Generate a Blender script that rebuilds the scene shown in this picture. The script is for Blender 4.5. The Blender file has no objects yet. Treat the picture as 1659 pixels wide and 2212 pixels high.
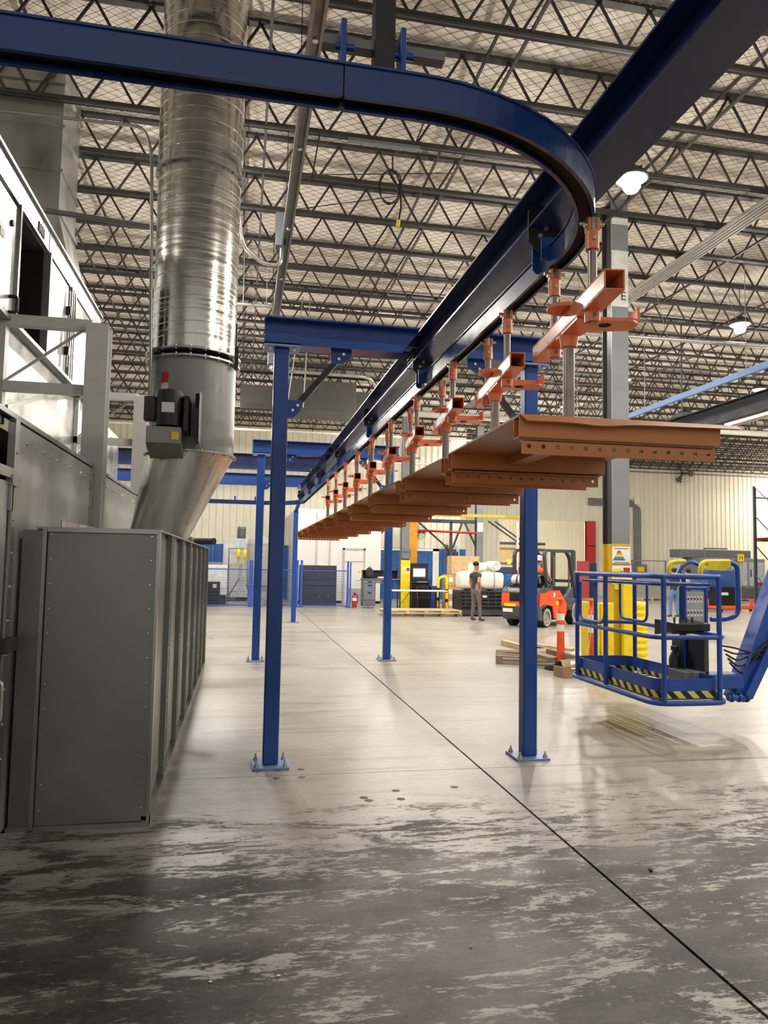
import bpy, bmesh, math, random
from mathutils import Vector, Matrix
S = bpy.context.scene
COL = S.collection
V = Vector
PI = math.pi
rnd = random.Random(7)

# ------------------------------------------------------------------ camera
F, CX, CY, EYE = 1575.0, 829.5, 1106.0, 1.68
_a = V((521 - CX, 1211 - CY, F)).normalized()
_b = V((8971 - CX, 1366 - CY, F)); _b = (_b - _a * _a.dot(_b)).normalized()
_c = _b.cross(_a)
ROT = Matrix((_b, _a, _c))                      # camera (right, down, forward) -> world
cd = bpy.data.cameras.new('camera'); cam = bpy.data.objects.new('camera', cd); COL.objects.link(cam)
cd.sensor_fit = 'HORIZONTAL'; cd.sensor_width = 36.0; cd.lens = F / 1659.0 * 36.0
cd.clip_start = 0.05; cd.clip_end = 300
_m = Matrix((ROT.col[0], -ROT.col[1], -ROT.col[2])).transposed().to_4x4()
_m.translation = V((0, 0, EYE)); cam.matrix_world = _m
S.camera = cam

# ------------------------------------------------------------------ world, exposure
w = bpy.data.worlds.new('world'); S.world = w; w.use_nodes = True
w.node_tree.nodes['Background'].inputs[0].default_value = (1.0, 0.95, 0.88, 1)
w.node_tree.nodes['Background'].inputs[1].default_value = 0.45
S.view_settings.view_transform = 'Standard'; S.view_settings.look = 'None'
S.view_settings.gamma = 1.0; S.view_settings.use_curve_mapping = False
S.view_settings.exposure = 0.58
try:
    S.cycles.max_bounces = 5; S.cycles.diffuse_bounces = 3; S.cycles.glossy_bounces = 3; S.cycles.transmission_bounces = 2
    S.cycles.use_adaptive_sampling = True; S.cycles.adaptive_threshold = .07; S.cycles.adaptive_min_samples = 12
    S.cycles.sample_clamp_indirect = 6.0; S.cycles.use_denoising = True
    S.cycles.caustics_reflective = False; S.cycles.caustics_refractive = False
except Exception:
    pass
LAMP_W = 105.0

# ------------------------------------------------------------------ pixel -> place helpers (1659 x 2212 frame)
def ray(x, y): return ROT @ V((x - CX, y - CY, F))
def G(x, y, z=0.0):
    r = ray(x, y); t = (z - EYE) / r.z; return V((r.x * t, r.y * t, z))
def PY(x, y, Y):
    r = ray(x, y); t = Y / r.y; return V((r.x * t, Y, EYE + r.z * t))
def PX(x, y, X):
    r = ray(x, y); t = X / r.x; return V((X, r.y * t, EYE + r.z * t))

# ------------------------------------------------------------------ materials
def lin(hexs):
    hexs = hexs.lstrip('#'); o = []
    for i in (0, 2, 4):
        c = int(hexs[i:i + 2], 16) / 255; o.append(c / 12.92 if c <= .04045 else ((c + .055) / 1.055) ** 2.4)
    return (*o, 1)
MATS = {}
def mat(name, col, rough=.5, metal=0.0, var=.12, scale=6.0, bump=0.0, stretch=(1, 1, 1), rvar=.08, emit=0.0, alpha=1.0, trans=0.0, coat=0.0, wear=None):
    if name in MATS: return MATS[name]
    m = bpy.data.materials.new(name); m.use_nodes = True; nt = m.node_tree; N = nt.nodes; L = nt.links
    p = N['Principled BSDF']; c = lin(col) if isinstance(col, str) else (*col, 1)
    p.inputs['Roughness'].default_value = rough; p.inputs['Metallic'].default_value = metal
    tc = N.new('ShaderNodeTexCoord'); mp = N.new('ShaderNodeMapping'); mp.inputs['Scale'].default_value = stretch
    L.new(tc.outputs['Object'], mp.inputs[0])
    nz = N.new('ShaderNodeTexNoise'); nz.inputs['Scale'].default_value = scale; nz.inputs['Detail'].default_value = 5
    L.new(mp.outputs[0], nz.inputs['Vector'])
    mr = N.new('ShaderNodeMapRange'); mr.inputs[1].default_value = .3; mr.inputs[2].default_value = .7
    mr.inputs[3].default_value = 1 - var; mr.inputs[4].default_value = 1 + var
    L.new(nz.outputs['Fac'], mr.inputs[0])
    mx = N.new('ShaderNodeVectorMath'); mx.operation = 'SCALE'; mx.inputs[0].default_value = c[:3]
    L.new(mr.outputs[0], mx.inputs['Scale'])
    last = mx.outputs[0]
    if wear:
        n2 = N.new('ShaderNodeTexNoise'); n2.inputs['Scale'].default_value = scale * 2.3; n2.inputs['Detail'].default_value = 8
        L.new(mp.outputs[0], n2.inputs['Vector'])
        r2 = N.new('ShaderNodeMapRange'); r2.inputs[1].default_value = wear[1]; r2.inputs[2].default_value = wear[1] + .08
        L.new(n2.outputs['Fac'], r2.inputs[0])
        mm = N.new('ShaderNodeMix'); mm.data_type = 'RGBA'; L.new(r2.outputs[0], mm.inputs[0]); L.new(last, mm.inputs[6])
        mm.inputs[7].default_value = lin(wear[0]); last = mm.outputs[2]
    L.new(last, p.inputs['Base Color'])
    if rvar:
        rr = N.new('ShaderNodeMapRange'); rr.inputs[1].default_value = .3; rr.inputs[2].default_value = .7
        rr.inputs[3].default_value = max(.02, rough - rvar); rr.inputs[4].default_value = min(1, rough + rvar)
        L.new(nz.outputs['Fac'], rr.inputs[0]); L.new(rr.outputs[0], p.inputs['Roughness'])
    if bump:
        b = N.new('ShaderNodeBump'); b.inputs['Strength'].default_value = bump; b.inputs['Distance'].default_value = .02
        L.new(nz.outputs['Fac'], b.inputs['Height']); L.new(b.outputs[0], p.inputs['Normal'])
    if emit: p.inputs['Emission Color'].default_value = c; p.inputs['Emission Strength'].default_value = emit
    if alpha < 1: p.inputs['Alpha'].default_value = alpha
    if trans: p.inputs['Transmission Weight'].default_value = trans
    if coat: p.inputs['Coat Weight'].default_value = coat; p.inputs['Coat Roughness'].default_value = .12
    MATS[name] = m; return m

blue = mat('blue_paint', '#184695', .34, var=.08, scale=2)
navy = mat('navy_paint', '#22315f', .3, var=.12, scale=3, stretch=(1, .25, 1))
trackblue = mat('track_blue', '#143671', .28, var=.1, scale=4)
orange = mat('orange_paint', '#ea8f63', .3, var=.08, scale=5, bump=.05)
panelor = mat('panel_orange', '#c27a40', .38, var=.06, scale=3)
rodst = mat('rod_steel', '#8d857c', .34, .9, var=.25, scale=9)
bright = mat('bright_zinc', '#c9c8c2', .28, .9, var=.1)
black = mat('black_paint', '#15161a', .4, var=.2)
blackslot = mat('slot_black', '#08080a', .8, var=.1)
galv = mat('galvanised', '#a3a39d', .33, .92, var=.12, scale=3, stretch=(1, 1, .35), rvar=.07)
spiral = mat('spiral_duct_steel', '#cfcdc6', .22, .95, var=.14, scale=7, stretch=(.35, .35, 5), rvar=.1)
cabm = mat('cabinet_steel', '#8a8b86', .42, .75, var=.09, scale=2.2, rvar=.08)
alum = mat('aluminised_panel', '#9b9d9e', .4, .85, var=.08, scale=2.5, rvar=.09)
foil = mat('foil_sheet', '#bab9b5', .3, .8, var=.16, scale=2.6, bump=.35)
greyp = mat('grey_enamel', '#8c8d8a', .35, var=.05)
whitef = mat('white_frame_paint', '#d7d6d0', .45, var=.05)
whitep = mat('white_pipe_paint', '#dcd8cc', .45, var=.08)
conduit = mat('conduit_steel', '#aaa9a4', .35, .8, var=.1)
joistm = mat('joist_steel', '#37332f', .6, .2, var=.25, scale=3)
netm = mat('net_wire', '#544c42', .6, .3, var=.1)
yellow = mat('safety_yellow', '#f4d81c', .42, var=.1, scale=5)
ylworn = mat('worn_yellow', '#e2cb2c', .45, var=.1, scale=8, wear=('#6b6330', .66))
rubber = mat('rubber', '#201f1f', .75, var=.2)
dgrey = mat('dark_grey', '#3b3d42', .5, var=.12)
mgrey = mat('mid_grey', '#73757a', .5, var=.08)
colgrey = mat('column_grey', '#7d7e80', .5, var=.07, scale=2)
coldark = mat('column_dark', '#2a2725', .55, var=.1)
white = mat('white_paint', '#e9e8e4', .5, var=.03)
cream = mat('cream_panel', '#e6e0cd', .5, var=.07, scale=1.2, stretch=(1, 1, .3))
wblue = mat('wall_blue', '#2d62a8', .5, var=.06)
red = mat('red_paint', '#b5272b', .42, var=.1)
wood = mat('pallet_wood', '#cdb48a', .75, var=.25, scale=5, stretch=(.4, 4, 4), bump=.2)
woodg = mat('old_wood', '#8d7a62', .8, var=.3, scale=5, stretch=(.4, 4, 4), bump=.2)
card = mat('cardboard', '#c79c68', .8, var=.1)
cardd = mat('old_cardboard', '#9c8261', .85, var=.2)
bluep = mat('lift_blue', '#22499a', .36, var=.12, scale=6, wear=('#7f93c2', .7))
wrap = mat('white_wrap', '#e5e2dc', .5, var=.08, bump=.5, scale=9)
skin = mat('skin', '#b98468', .55, var=.05)
delor = mat('delineator_orange', '#f2582c', .45, var=.06)
refl = mat('reflective_white', '#eceae6', .35, var=.05)
tank = mat('tank_grey', '#a09f9b', .45, var=.06)
flor = mat('forklift_orange', '#f0562a', .35, var=.06)
forkgrey = mat('forklift_grey', '#4b4e54', .42, var=.08)
glass = mat('glass', '#cfdbe0', .08, var=.02, trans=.9, rvar=0)
steelg = mat('machine_grey', '#93969a', .45, .2, var=.08)
brass = mat('brass_pipe', '#b98a63', .4, .5)

# ------------------------------------------------------------------ mesh builder
class MB:
    def __init__(s): s.v = []; s.f = []; s.sm = []; s.mi = []; s.cur = 0
    def add(s, pts, faces, smooth=False):
        o = len(s.v); s.v += [V(p) for p in pts]
        for f in faces: s.f.append([i + o for i in f]); s.sm.append(smooth); s.mi.append(s.cur)
        return s
    def poly(s, *pts, smooth=False): return s.add(pts, [list(range(len(pts)))], smooth)
    def box(s, x0, x1, y0, y1, z0, z1):
        p = [(x, y, z) for x in (x0, x1) for y in (y0, y1) for z in (z0, z1)]
        return s.add(p, [(0, 1, 3, 2), (4, 6, 7, 5), (0, 4, 5, 1), (2, 3, 7, 6), (0, 2, 6, 4), (1, 5, 7, 3)])
    def cbox(s, c, sx, sy, sz, M=None):
        M = M or Matrix.Identity(3); c = V(c)
        p = [c + M @ V((x, y, z)) for x in (-sx / 2, sx / 2) for y in (-sy / 2, sy / 2) for z in (-sz / 2, sz / 2)]
        return s.add(p, [(0, 1, 3, 2), (4, 6, 7, 5), (0, 4, 5, 1), (2, 3, 7, 6), (0, 2, 6, 4), (1, 5, 7, 3)])
    def bar(s, p0, p1, wd, ht=None, up=(0, 0, 1)):
        p0, p1 = V(p0), V(p1); d = (p1 - p0).normalized(); u = V(up)
        if abs(d.dot(u)) > .98: u = V((1, 0, 0))
        sd = d.cross(u).normalized(); u = sd.cross(d).normalized(); ht = ht or wd
        p = [q + sd * a * wd / 2 + u * b * ht / 2 for q in (p0, p1) for a, b in ((-1, -1), (1, -1), (1, 1), (-1, 1))]
        return s.add(p, [(3, 2, 1, 0), (4, 5, 6, 7), (0, 1, 5, 4), (1, 2, 6, 5), (2, 3, 7, 6), (3, 0, 4, 7)])
    def tube(s, p0, p1, r, r2=None, n=12, caps=True):
        p0, p1 = V(p0), V(p1); r2 = r if r2 is None else r2; d = (p1 - p0).normalized()
        u = V((0, 0, 1)) if abs(d.z) < .9 else V((1, 0, 0)); a = d.cross(u).normalized(); b = d.cross(a)
        A = [p0 + (a * math.cos(t) + b * math.sin(t)) * r for t in [2 * PI * i / n for i in range(n)]]
        B = [p1 + (a * math.cos(t) + b * math.sin(t)) * r2 for t in [2 * PI * i / n for i in range(n)]]
        s.add(A + B, [(i, i + n, (i + 1) % n + n, (i + 1) % n) for i in range(n)], True)
        if caps: s.poly(*A); s.poly(*B[::-1])
        return s
    def pipe(s, pts, r, n=8, closed=False, caps=True, prof=None, up=(0, 0, 1)):
        pts = [V(p) for p in pts]; m = len(pts); rings = []
        prev = None
        for i, p in enumerate(pts):
            if closed: d = (pts[(i + 1) % m] - pts[i - 1]).normalized()
            else: d = (pts[min(i + 1, m - 1)] - pts[max(i - 1, 0)]).normalized()
            if prev is None or prof:
                u = V(up) if abs(d.dot(V(up))) < .95 else V((1, 0, 0)); a = d.cross(u).normalized()
            else:
                a = (prev - d * prev.dot(d)).normalized()
            b = a.cross(d); prev = a
            if prof: rings.append([p + a * q[0] + b * q[1] for q in prof])
            else: rings.append([p + (a * math.cos(2 * PI * k / n) + b * math.sin(2 * PI * k / n)) * r for k in range(n)])
        n = len(rings[0]); fl = []
        for i in range(m if closed else m - 1):
            j = (i + 1) % m
            for k in range(n): fl.append((i * n + k, i * n + (k + 1) % n, j * n + (k + 1) % n, j * n + k))
        s.add([p for rg in rings for p in rg], fl, prof is None)
        if caps and not closed: s.poly(*rings[0][::-1]); s.poly(*rings[-1])
        return s
    def prism(s, poly, a0, a1, ax='y'):
        fn = {'y': lambda q, t: (q[0], t, q[1]), 'x': lambda q, t: (t, q[0], q[1]), 'z': lambda q, t: (q[0], q[1], t)}[ax]
        n = len(poly); A = [fn(q, a0) for q in poly]; B = [fn(q, a1) for q in poly]
        s.add(A + B, [(i, (i + 1) % n, (i + 1) % n + n, i + n) for i in range(n)])
        s.poly(*A[::-1]); s.poly(*B); return s
    def lathe(s, prof, c=(0, 0, 0), n=20, ax='z', a0=0, a1=2 * PI, smooth=True):
        c = V(c); full = abs(a1 - a0 - 2 * PI) < 1e-6; k = n if full else n + 1; rows = []
        for r, z in prof:
            for i in range(k):
                t = a0 + (a1 - a0) * i / n; q = (r * math.cos(t), r * math.sin(t), z)
                if ax == 'y': q = (q[0], q[2], q[1])
                if ax == 'x': q = (q[2], q[0], q[1])
                rows.append(c + V(q))
        fl = []
        for j in range(len(prof) - 1):
            for i in range(n):
                i2 = (i + 1) % k; fl.append((j * k + i, j * k + i2, (j + 1) * k + i2, (j + 1) * k + i))
        return s.add(rows, fl, smooth)
    def ball(s, c, rx, ry=None, rz=None, n=12, m=8):
        ry = ry or rx; rz = rz or rx; c = V(c)
        prof = [(math.sin(PI * j / m), -math.cos(PI * j / m)) for j in range(m + 1)]
        rows = [c + V((r * math.cos(2 * PI * i / n) * rx, r * math.sin(2 * PI * i / n) * ry, z * rz)) for r, z in prof for i in range(n)]
        return s.add(rows, [(j * n + i, j * n + (i + 1) % n, (j + 1) * n + (i + 1) % n, (j + 1) * n + i) for j in range(m) for i in range(n)], True)
    def mesh(s, name, mats, shift=V((0, 0, 0)), M=None):
        me = bpy.data.meshes.new(name)
        vs = [(M @ p) if M else p - shift for p in s.v]
        me.from_pydata(vs, [], s.f)
        me.polygons.foreach_set('use_smooth', s.sm); me.polygons.foreach_set('material_index', s.mi)
        for m in (mats if isinstance(mats, (list, tuple)) else [mats]): me.materials.append(m)
        bm = bmesh.new(); bm.from_mesh(me); bmesh.ops.recalc_face_normals(bm, faces=bm.faces); bm.to_mesh(me); bm.free()
        me.update(); return me
    def part(s, name, mats, parent, bevel=0.0, world=True, label=None, kind=None):
        """a part; with world=True the points are world points"""
        M = None
        if world:
            M = parent.get('_w'); M = (wmat(parent)).inverted()
        o = bpy.data.objects.new(name, s.mesh(name, mats, M=M)); COL.objects.link(o); o.parent = parent
        if bevel: bev(o, bevel)
        if label: o['label'] = label
        if kind: o['kind'] = kind
        return o
    def top(s, name, mats, label=None, cat=None, group=None, kind=None, bevel=0.0, origin=None):
        if origin is None:
            xs = [p.x for p in s.v]; ys = [p.y for p in s.v]; zs = [p.z for p in s.v]
            origin = V(((min(xs) + max(xs)) / 2, (min(ys) + max(ys)) / 2, min(zs)))
        o = bpy.data.objects.new(name, s.mesh(name, mats, shift=V(origin))); COL.objects.link(o); o.location = origin
        if bevel: bev(o, bevel)
        tag(o, label, cat, group, kind); return o
def wmat(o):
    m = Matrix.LocRotScale(o.location, o.rotation_euler, o.scale)
    return wmat(o.parent) @ m if o.parent else m
def bev(o, wd):
    b = o.modifiers.new('bevel', 'BEVEL'); b.width = wd; b.segments = 2; b.limit_method = 'ANGLE'; b.angle_limit = .6
def tag(o, label=None, cat=None, group=None, kind=None):
    if label: o['label'] = label
    if cat: o['category'] = cat
    if group: o['group'] = group
    if kind: o['kind'] = kind
def thing(name, label, cat, loc=(0, 0, 0), rz=0.0, group=None):
    o = bpy.data.objects.new(name, None); COL.objects.link(o); o.location = loc; o.rotation_euler = (0, 0, rz)
    o.empty_display_size = .2; tag(o, label, cat, group); return o
def copy_tree(o, parent=None):
    c = o.copy(); COL.objects.link(c); c.parent = parent
    for ch in list(o.children): copy_tree(ch, c)
    return c
def arc(c, r, a0, a1, n, ax='z'):
    c = V(c); o = []
    for i in range(n + 1):
        t = a0 + (a1 - a0) * i / n; q = (r * math.cos(t), r * math.sin(t))
        o.append(c + V({'z': (q[0], q[1], 0), 'y': (q[0], 0, q[1]), 'x': (0, q[0], q[1])}[ax]))
    return o
def rounded(pts, r, n=5):
    """polyline with rounded corners"""
    pts = [V(p) for p in pts]; o = [pts[0]]
    for i in range(1, len(pts) - 1):
        a, b, c = pts[i - 1], pts[i], pts[i + 1]; d1 = (a - b); d2 = (c - b)
        k = min(r, d1.length * .49, d2.length * .49); s = b + d1.normalized() * k; e = b + d2.normalized() * k
        for j in range(n + 1):
            t = j / n; o.append(s * (1 - t) ** 2 + b * 2 * t * (1 - t) + e * t * t)
    return o + [pts[-1]]
def isec(wd, ht, tf=.012, tw=.009, zc=0.0, xc=0.0):
    a, b = wd / 2, tw / 2
    q = [(-a, 0), (a, 0), (a, tf), (b, tf), (b, ht - tf), (a, ht - tf), (a, ht), (-a, ht), (-a, ht - tf), (-b, ht - tf), (-b, tf), (-a, tf)]
    return [(x + xc, z + zc) for x, z in q]
def text(name, body, size, mw, m, parent=None, extrude=.001):
    c = bpy.data.curves.new(name, 'FONT'); c.body = body; c.size = size; c.extrude = extrude; c.align_x = 'CENTER'; c.align_y = 'CENTER'
    tmp = bpy.data.objects.new(name, c); COL.objects.link(tmp)
    dg = bpy.context.evaluated_depsgraph_get(); me = bpy.data.meshes.new_from_object(tmp.evaluated_get(dg))
    bpy.data.objects.remove(tmp); me.materials.clear(); me.materials.append(m); me.name = name
    o = bpy.data.objects.new(name, me); COL.objects.link(o)
    if parent: o.parent = parent; o.matrix_local = wmat(parent).inverted() @ mw
    else: o.matrix_world = mw
    return o
def face_to(loc, nrm, up=(0, 0, 1)):
    z = V(nrm).normalized(); x = V(up).cross(z).normalized(); y = z.cross(x)
    m = Matrix((x, y, z)).transposed().to_4x4(); m.translation = loc; return m
# ================================================================== SETTING
ROOF, CH = 8.36, 7.70                    # deck, bottom chord of the joists
# --- floor
def floor_material():
    m = bpy.data.materials.new('concrete'); m.use_nodes = True; nt = m.node_tree; N = nt.nodes; L = nt.links
    p = N['Principled BSDF']; g = N.new('ShaderNodeNewGeometry')
    def noise(sc, st, det=6, rough=.6, dist=0):
        mp = N.new('ShaderNodeMapping'); mp.inputs['Scale'].default_value = st; L.new(g.outputs['Position'], mp.inputs[0])
        n = N.new('ShaderNodeTexNoise'); n.inputs['Scale'].default_value = sc; n.inputs['Detail'].default_value = det
        n.inputs['Roughness'].default_value = rough; n.inputs['Distortion'].default_value = dist
        L.new(mp.outputs[0], n.inputs['Vector']); return n.outputs['Fac']
    def rng(src, a, b, c=0., d=1.):
        r = N.new('ShaderNodeMapRange'); r.interpolation_type = 'SMOOTHSTEP'
        for i, q in zip((1, 2, 3, 4), (a, b, c, d)): r.inputs[i].default_value = q
        L.new(src, r.inputs[0]); return r.outputs[0]
    def mth(op, a, b=None):
        r = N.new('ShaderNodeMath'); r.operation = op
        for i, q in enumerate((a, b)):
            if q is None: continue
            if isinstance(q, (int, float)): r.inputs[i].default_value = q
            else: L.new(q, r.inputs[i])
        return r.outputs[0]
    def mix(f, a, b):
        r = N.new('ShaderNodeMix'); r.data_type = 'RGBA'; L.new(f, r.inputs[0])
        for i, q in ((6, a), (7, b)):
            if isinstance(q, tuple): r.inputs[i].default_value = q
            else: L.new(q, r.inputs[i])
        return r.outputs[2]
    sx = N.new('ShaderNodeSeparateXYZ'); L.new(g.outputs['Position'], sx.inputs[0])
    big = noise(.7, (.6, 1, 1), 4); streak = noise(2.2, (.7, 2.2, 1), 12, .72, .8); fine = noise(16, (.55, 1.8, 1), 10, .75, .4); grit = noise(40, (1, 1, 1), 4)
    clean = mix(rng(big, .3, .7), lin('#979187'), lin('#aca599'))
    clean = mix(rng(fine, .45, .7, 0, .6), clean, lin('#7a7368'))
    clean = mix(rng(noise(2.6, (.22, 2.0, 1), 9, .68, .5), .5, .66, 0, .6), clean, lin('#6b645a'))
    clean = mix(rng(noise(5, (.3, 1.6, 1), 10, .75, .6), .6, .72, 0, .7), clean, lin('#b9b2a6'))
    # grime film in front of the joint at Y = 5.7, worn through in streaks
    edge = mth('ADD', sx.outputs['Y'], mth('MULTIPLY', noise(1.3, (1, 1, 1), 5), 1.6))
    zone = rng(edge, 5.75, 6.3, 1, 0)
    worn = mth('ADD', mth('MULTIPLY', streak, .5), mth('ADD', mth('MULTIPLY', fine, .36), mth('MULTIPLY', noise(70, (.5, 1.4, 1), 6, .7), .14)))
    thin = rng(sx.outputs['Y'], 3.4, 5.8, .012, .1)
    film = rng(mth('ADD', worn, thin), .525, .565, 1, .0)
    film2 = rng(noise(1.0, (.7, 1.2, 1), 5), .38, .62, .72, 1)
    gr = mth('MULTIPLY', mth('MULTIPLY', film, zone), film2)
    grime = mix(rng(grit, .35, .65), lin('#2d2721'), lin('#453c33'))
    col = mix(gr, clean, grime)
    # old oil marks
    spot = rng(noise(.9, (1, 1, 1), 3), .68, .76, 0, .6)
    col = mix(spot, col, lin('#6b6258'))
    L.new(col, p.inputs['Base Color'])
    ro = mth('ADD', mth('MULTIPLY', gr, .3), mth('ADD', mth('MULTIPLY', fine, .22), .2))
    L.new(ro, p.inputs['Roughness'])
    b = N.new('ShaderNodeBump'); b.inputs['Strength'].default_value = .25; b.inputs['Distance'].default_value = .006
    L.new(mth('ADD', fine, mth('MULTIPLY', gr, .4)), b.inputs['Height']); L.new(b.outputs[0], p.inputs['Normal'])
    return m
conc = floor_material()
FLOOR_SCARS = ((786, 1723), (797, 1729), (855, 1708), (866, 1726), (981, 1700), (600, 1664), (650, 1662), (598, 1681), (651, 1679))
fl = MB().box(-16, 34, -6, 62, -.3, -.06).top('floor', mat('sub_base', '#1c1a18', .9), kind='structure', origin=(0, 0, 0))
xj = [-16, -10.1, -4.05, 2.0, 8.1, 14.2, 20.3, 26.4, 34]; yj = [-6, -.25, 5.9, 12.1, 18.3, 24.5, 30.7, 36.9, 43.1, 62]
for i in range(len(xj) - 1):
    for j in range(len(yj) - 1):
        gx0 = .009 if xj[i] == 2.0 else .003; gx1 = .009 if xj[i + 1] == 2.0 else .003
        MB().box(xj[i] + gx0, xj[i + 1] - gx1, yj[j] + .004, yj[j + 1] - .004, -.06, 0).part('slab', conc, fl)
for sx_, sy_ in FLOOR_SCARS:
    q_ = G(sx_, sy_); MB().lathe([(.001, .0025), (.022, .003), (.032, .0005)], c=q_, n=14).part('anchor_scar', mat('scar_dark', '#57504a', .6), fl)
# --- ceiling: insulation blanket, wire net, bar joists
def ceiling_material():
    m = bpy.data.materials.new('roof_insulation'); m.use_nodes = True; nt = m.node_tree; N = nt.nodes; L = nt.links
    p = N['Principled BSDF']; p.inputs['Roughness'].default_value = .8
    g = N.new('ShaderNodeNewGeometry'); cs = []
    for sc, a, b in ((.9, .42, .75), (3.2, .56, .72)):
        n = N.new('ShaderNodeTexNoise'); n.inputs['Scale'].default_value = sc; n.inputs['Detail'].default_value = 8; n.inputs['Distortion'].default_value = .8
        L.new(g.outputs['Position'], n.inputs['Vector']); r = N.new('ShaderNodeMapRange'); r.inputs[1].default_value = a; r.inputs[2].default_value = b
        L.new(n.outputs['Fac'], r.inputs[0]); cs.append(r.outputs[0])
    x = N.new('ShaderNodeMix'); x.data_type = 'RGBA'; L.new(cs[0], x.inputs[0]); x.inputs[6].default_value = lin('#ebe1d2'); x.inputs[7].default_value = lin('#d8cdbd')
    y = N.new('ShaderNodeMix'); y.data_type = 'RGBA'; mu = N.new('ShaderNodeMath'); mu.operation = 'MULTIPLY'; mu.inputs[1].default_value = .5; L.new(cs[1], mu.inputs[0])
    L.new(mu.outputs[0], y.inputs[0]); L.new(x.outputs[2], y.inputs[6]); y.inputs[7].default_value = lin('#9a8b78'); L.new(y.outputs[2], p.inputs['Base Color'])
    return m
JY = [9.9 + 1.212 * k for k in range(-9, 27)]
cb = MB(); nx, ny = 24, 4 * (len(JY) + 12); y0, dy = JY[0] - 1.212 * 2, 1.212 / 4
for j in range(ny + 1):
    yy = y0 + dy * j; ph = (yy - JY[0]) / 1.212 * 2 * PI
    for i in range(nx + 1):
        cb.v.append(V((-16 + 50 * i / nx, yy, ROOF - .05 * (1 - math.cos(ph)) * .5 - .015 * math.sin(i * 2.1 + j * .3))))
for j in range(ny):
    for i in range(nx):
        q = j * (nx + 1) + i; cb.f.append([q, q + 1, q + nx + 2, q + nx + 1]); cb.sm.append(True); cb.mi.append(0)
ceil = cb.top('ceiling', ceiling_material(), kind='structure', origin=(0, 0, ROOF))
nb = MB()
X0, X1, Y0, Y1 = -8.0, 16.0, JY[0] - 1, 26.0
for sgn, ang in ((1, .62), (-1, .62)):
    d = V((math.cos(ang), sgn * math.sin(ang), 0)); k = .135 / math.sin(ang) * 1.0
    c0 = X0 - (Y1 - Y0) / math.tan(ang) if sgn > 0 else X0
    c1 = X1 if sgn > 0 else X1 + (Y1 - Y0) / math.tan(ang)
    t = c0
    while t < c1:
        # line x = t + s cos, y = Y0 + s' clipped to the rectangle
        if sgn > 0: pts = [(max(X0, t), Y0 + max(0, X0 - t) * math.tan(ang)), (min(X1, t + (Y1 - Y0) / math.tan(ang)), Y0 + (min(X1, t + (Y1 - Y0) / math.tan(ang)) - t) * math.tan(ang))]
        else: pts = [(min(X1, t), Y0 + max(0, t - X1) * math.tan(ang)), (max(X0, t - (Y1 - Y0) / math.tan(ang)), Y0 + (t - max(X0, t - (Y1 - Y0) / math.tan(ang))) * math.tan(ang))]
        (ax, ay), (bx, by) = pts
        if abs(ax - bx) > .3:
            A_, B_ = V((ax, ay, ROOF - .085)), V((bx, by, ROOF - .085)); D_ = B_ - A_; sd_ = V((-D_.y, D_.x, 0)).normalized() * .0035; ns = max(1, int(D_.length / .8))
            for k_ in range(ns):              # short lengths of wire, three sided
                p_, q_ = A_ + D_ * (k_ / ns), A_ + D_ * ((k_ + 1) / ns); up_ = V((0, 0, .005))
                nb.add([p_ - sd_, p_ + sd_, p_ + up_, q_ - sd_, q_ + sd_, q_ + up_], [(0, 1, 4, 3), (1, 2, 5, 4), (2, 0, 3, 5)])
        t += k
nb.part('wire_net', netm, ceil, kind='stuff', label='diamond wire net holding up the insulation')
# one bar joist, shared by all
ch = MB(); ch.box(-16, 34, -.055, -.012, 0, .05); ch.box(-16, 34, .012, .055, 0, .05); ch.box(-16, 34, -.055, .055, 0, .008)
tch = MB(); tch.box(-16, 34, -.055, .055, .56, .605)
wb = MB(); x = 1.0 - .645 * 26
while x < 33.3:
    wb.tube((x, 0, .02), (x + .3225, 0, .57), .019, n=6, caps=False); wb.tube((x + .3225, 0, .57), (x + .645, 0, .02), .019, n=6, caps=False); x += .645
mch, mtc, mwb = ch.mesh('bar_joist', joistm), tch.mesh('top_chord', joistm), wb.mesh('web_rod', joistm)
for yy in JY:
    o = bpy.data.objects.new('bar_joist', mch); COL.objects.link(o); o.parent = ceil; o.location = (0, yy, CH - ROOF)
    for nm, me in (('top_chord', mtc), ('web_rod', mwb)):
        c = bpy.data.objects.new(nm, me); COL.objects.link(c); c.parent = o
# bridging rods running across the joists
for i, (bx, bz) in enumerate(((-6.4, .03), (-3.2, .03), (-2.75, .5), (-.15, .5), (.15, .03), (2.9, .5), (3.05, .03), (6.1, .03), (6.3, .5), (9.2, .03), (12.4, .5), (12.5, .03), (15.6, .03), (18.7, .03), (21.8, .03))):
    MB().bar((bx, JY[0], CH + bz), (bx, JY[-1], CH + bz), .035).part('bridging_angle', joistm, ceil)
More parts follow.
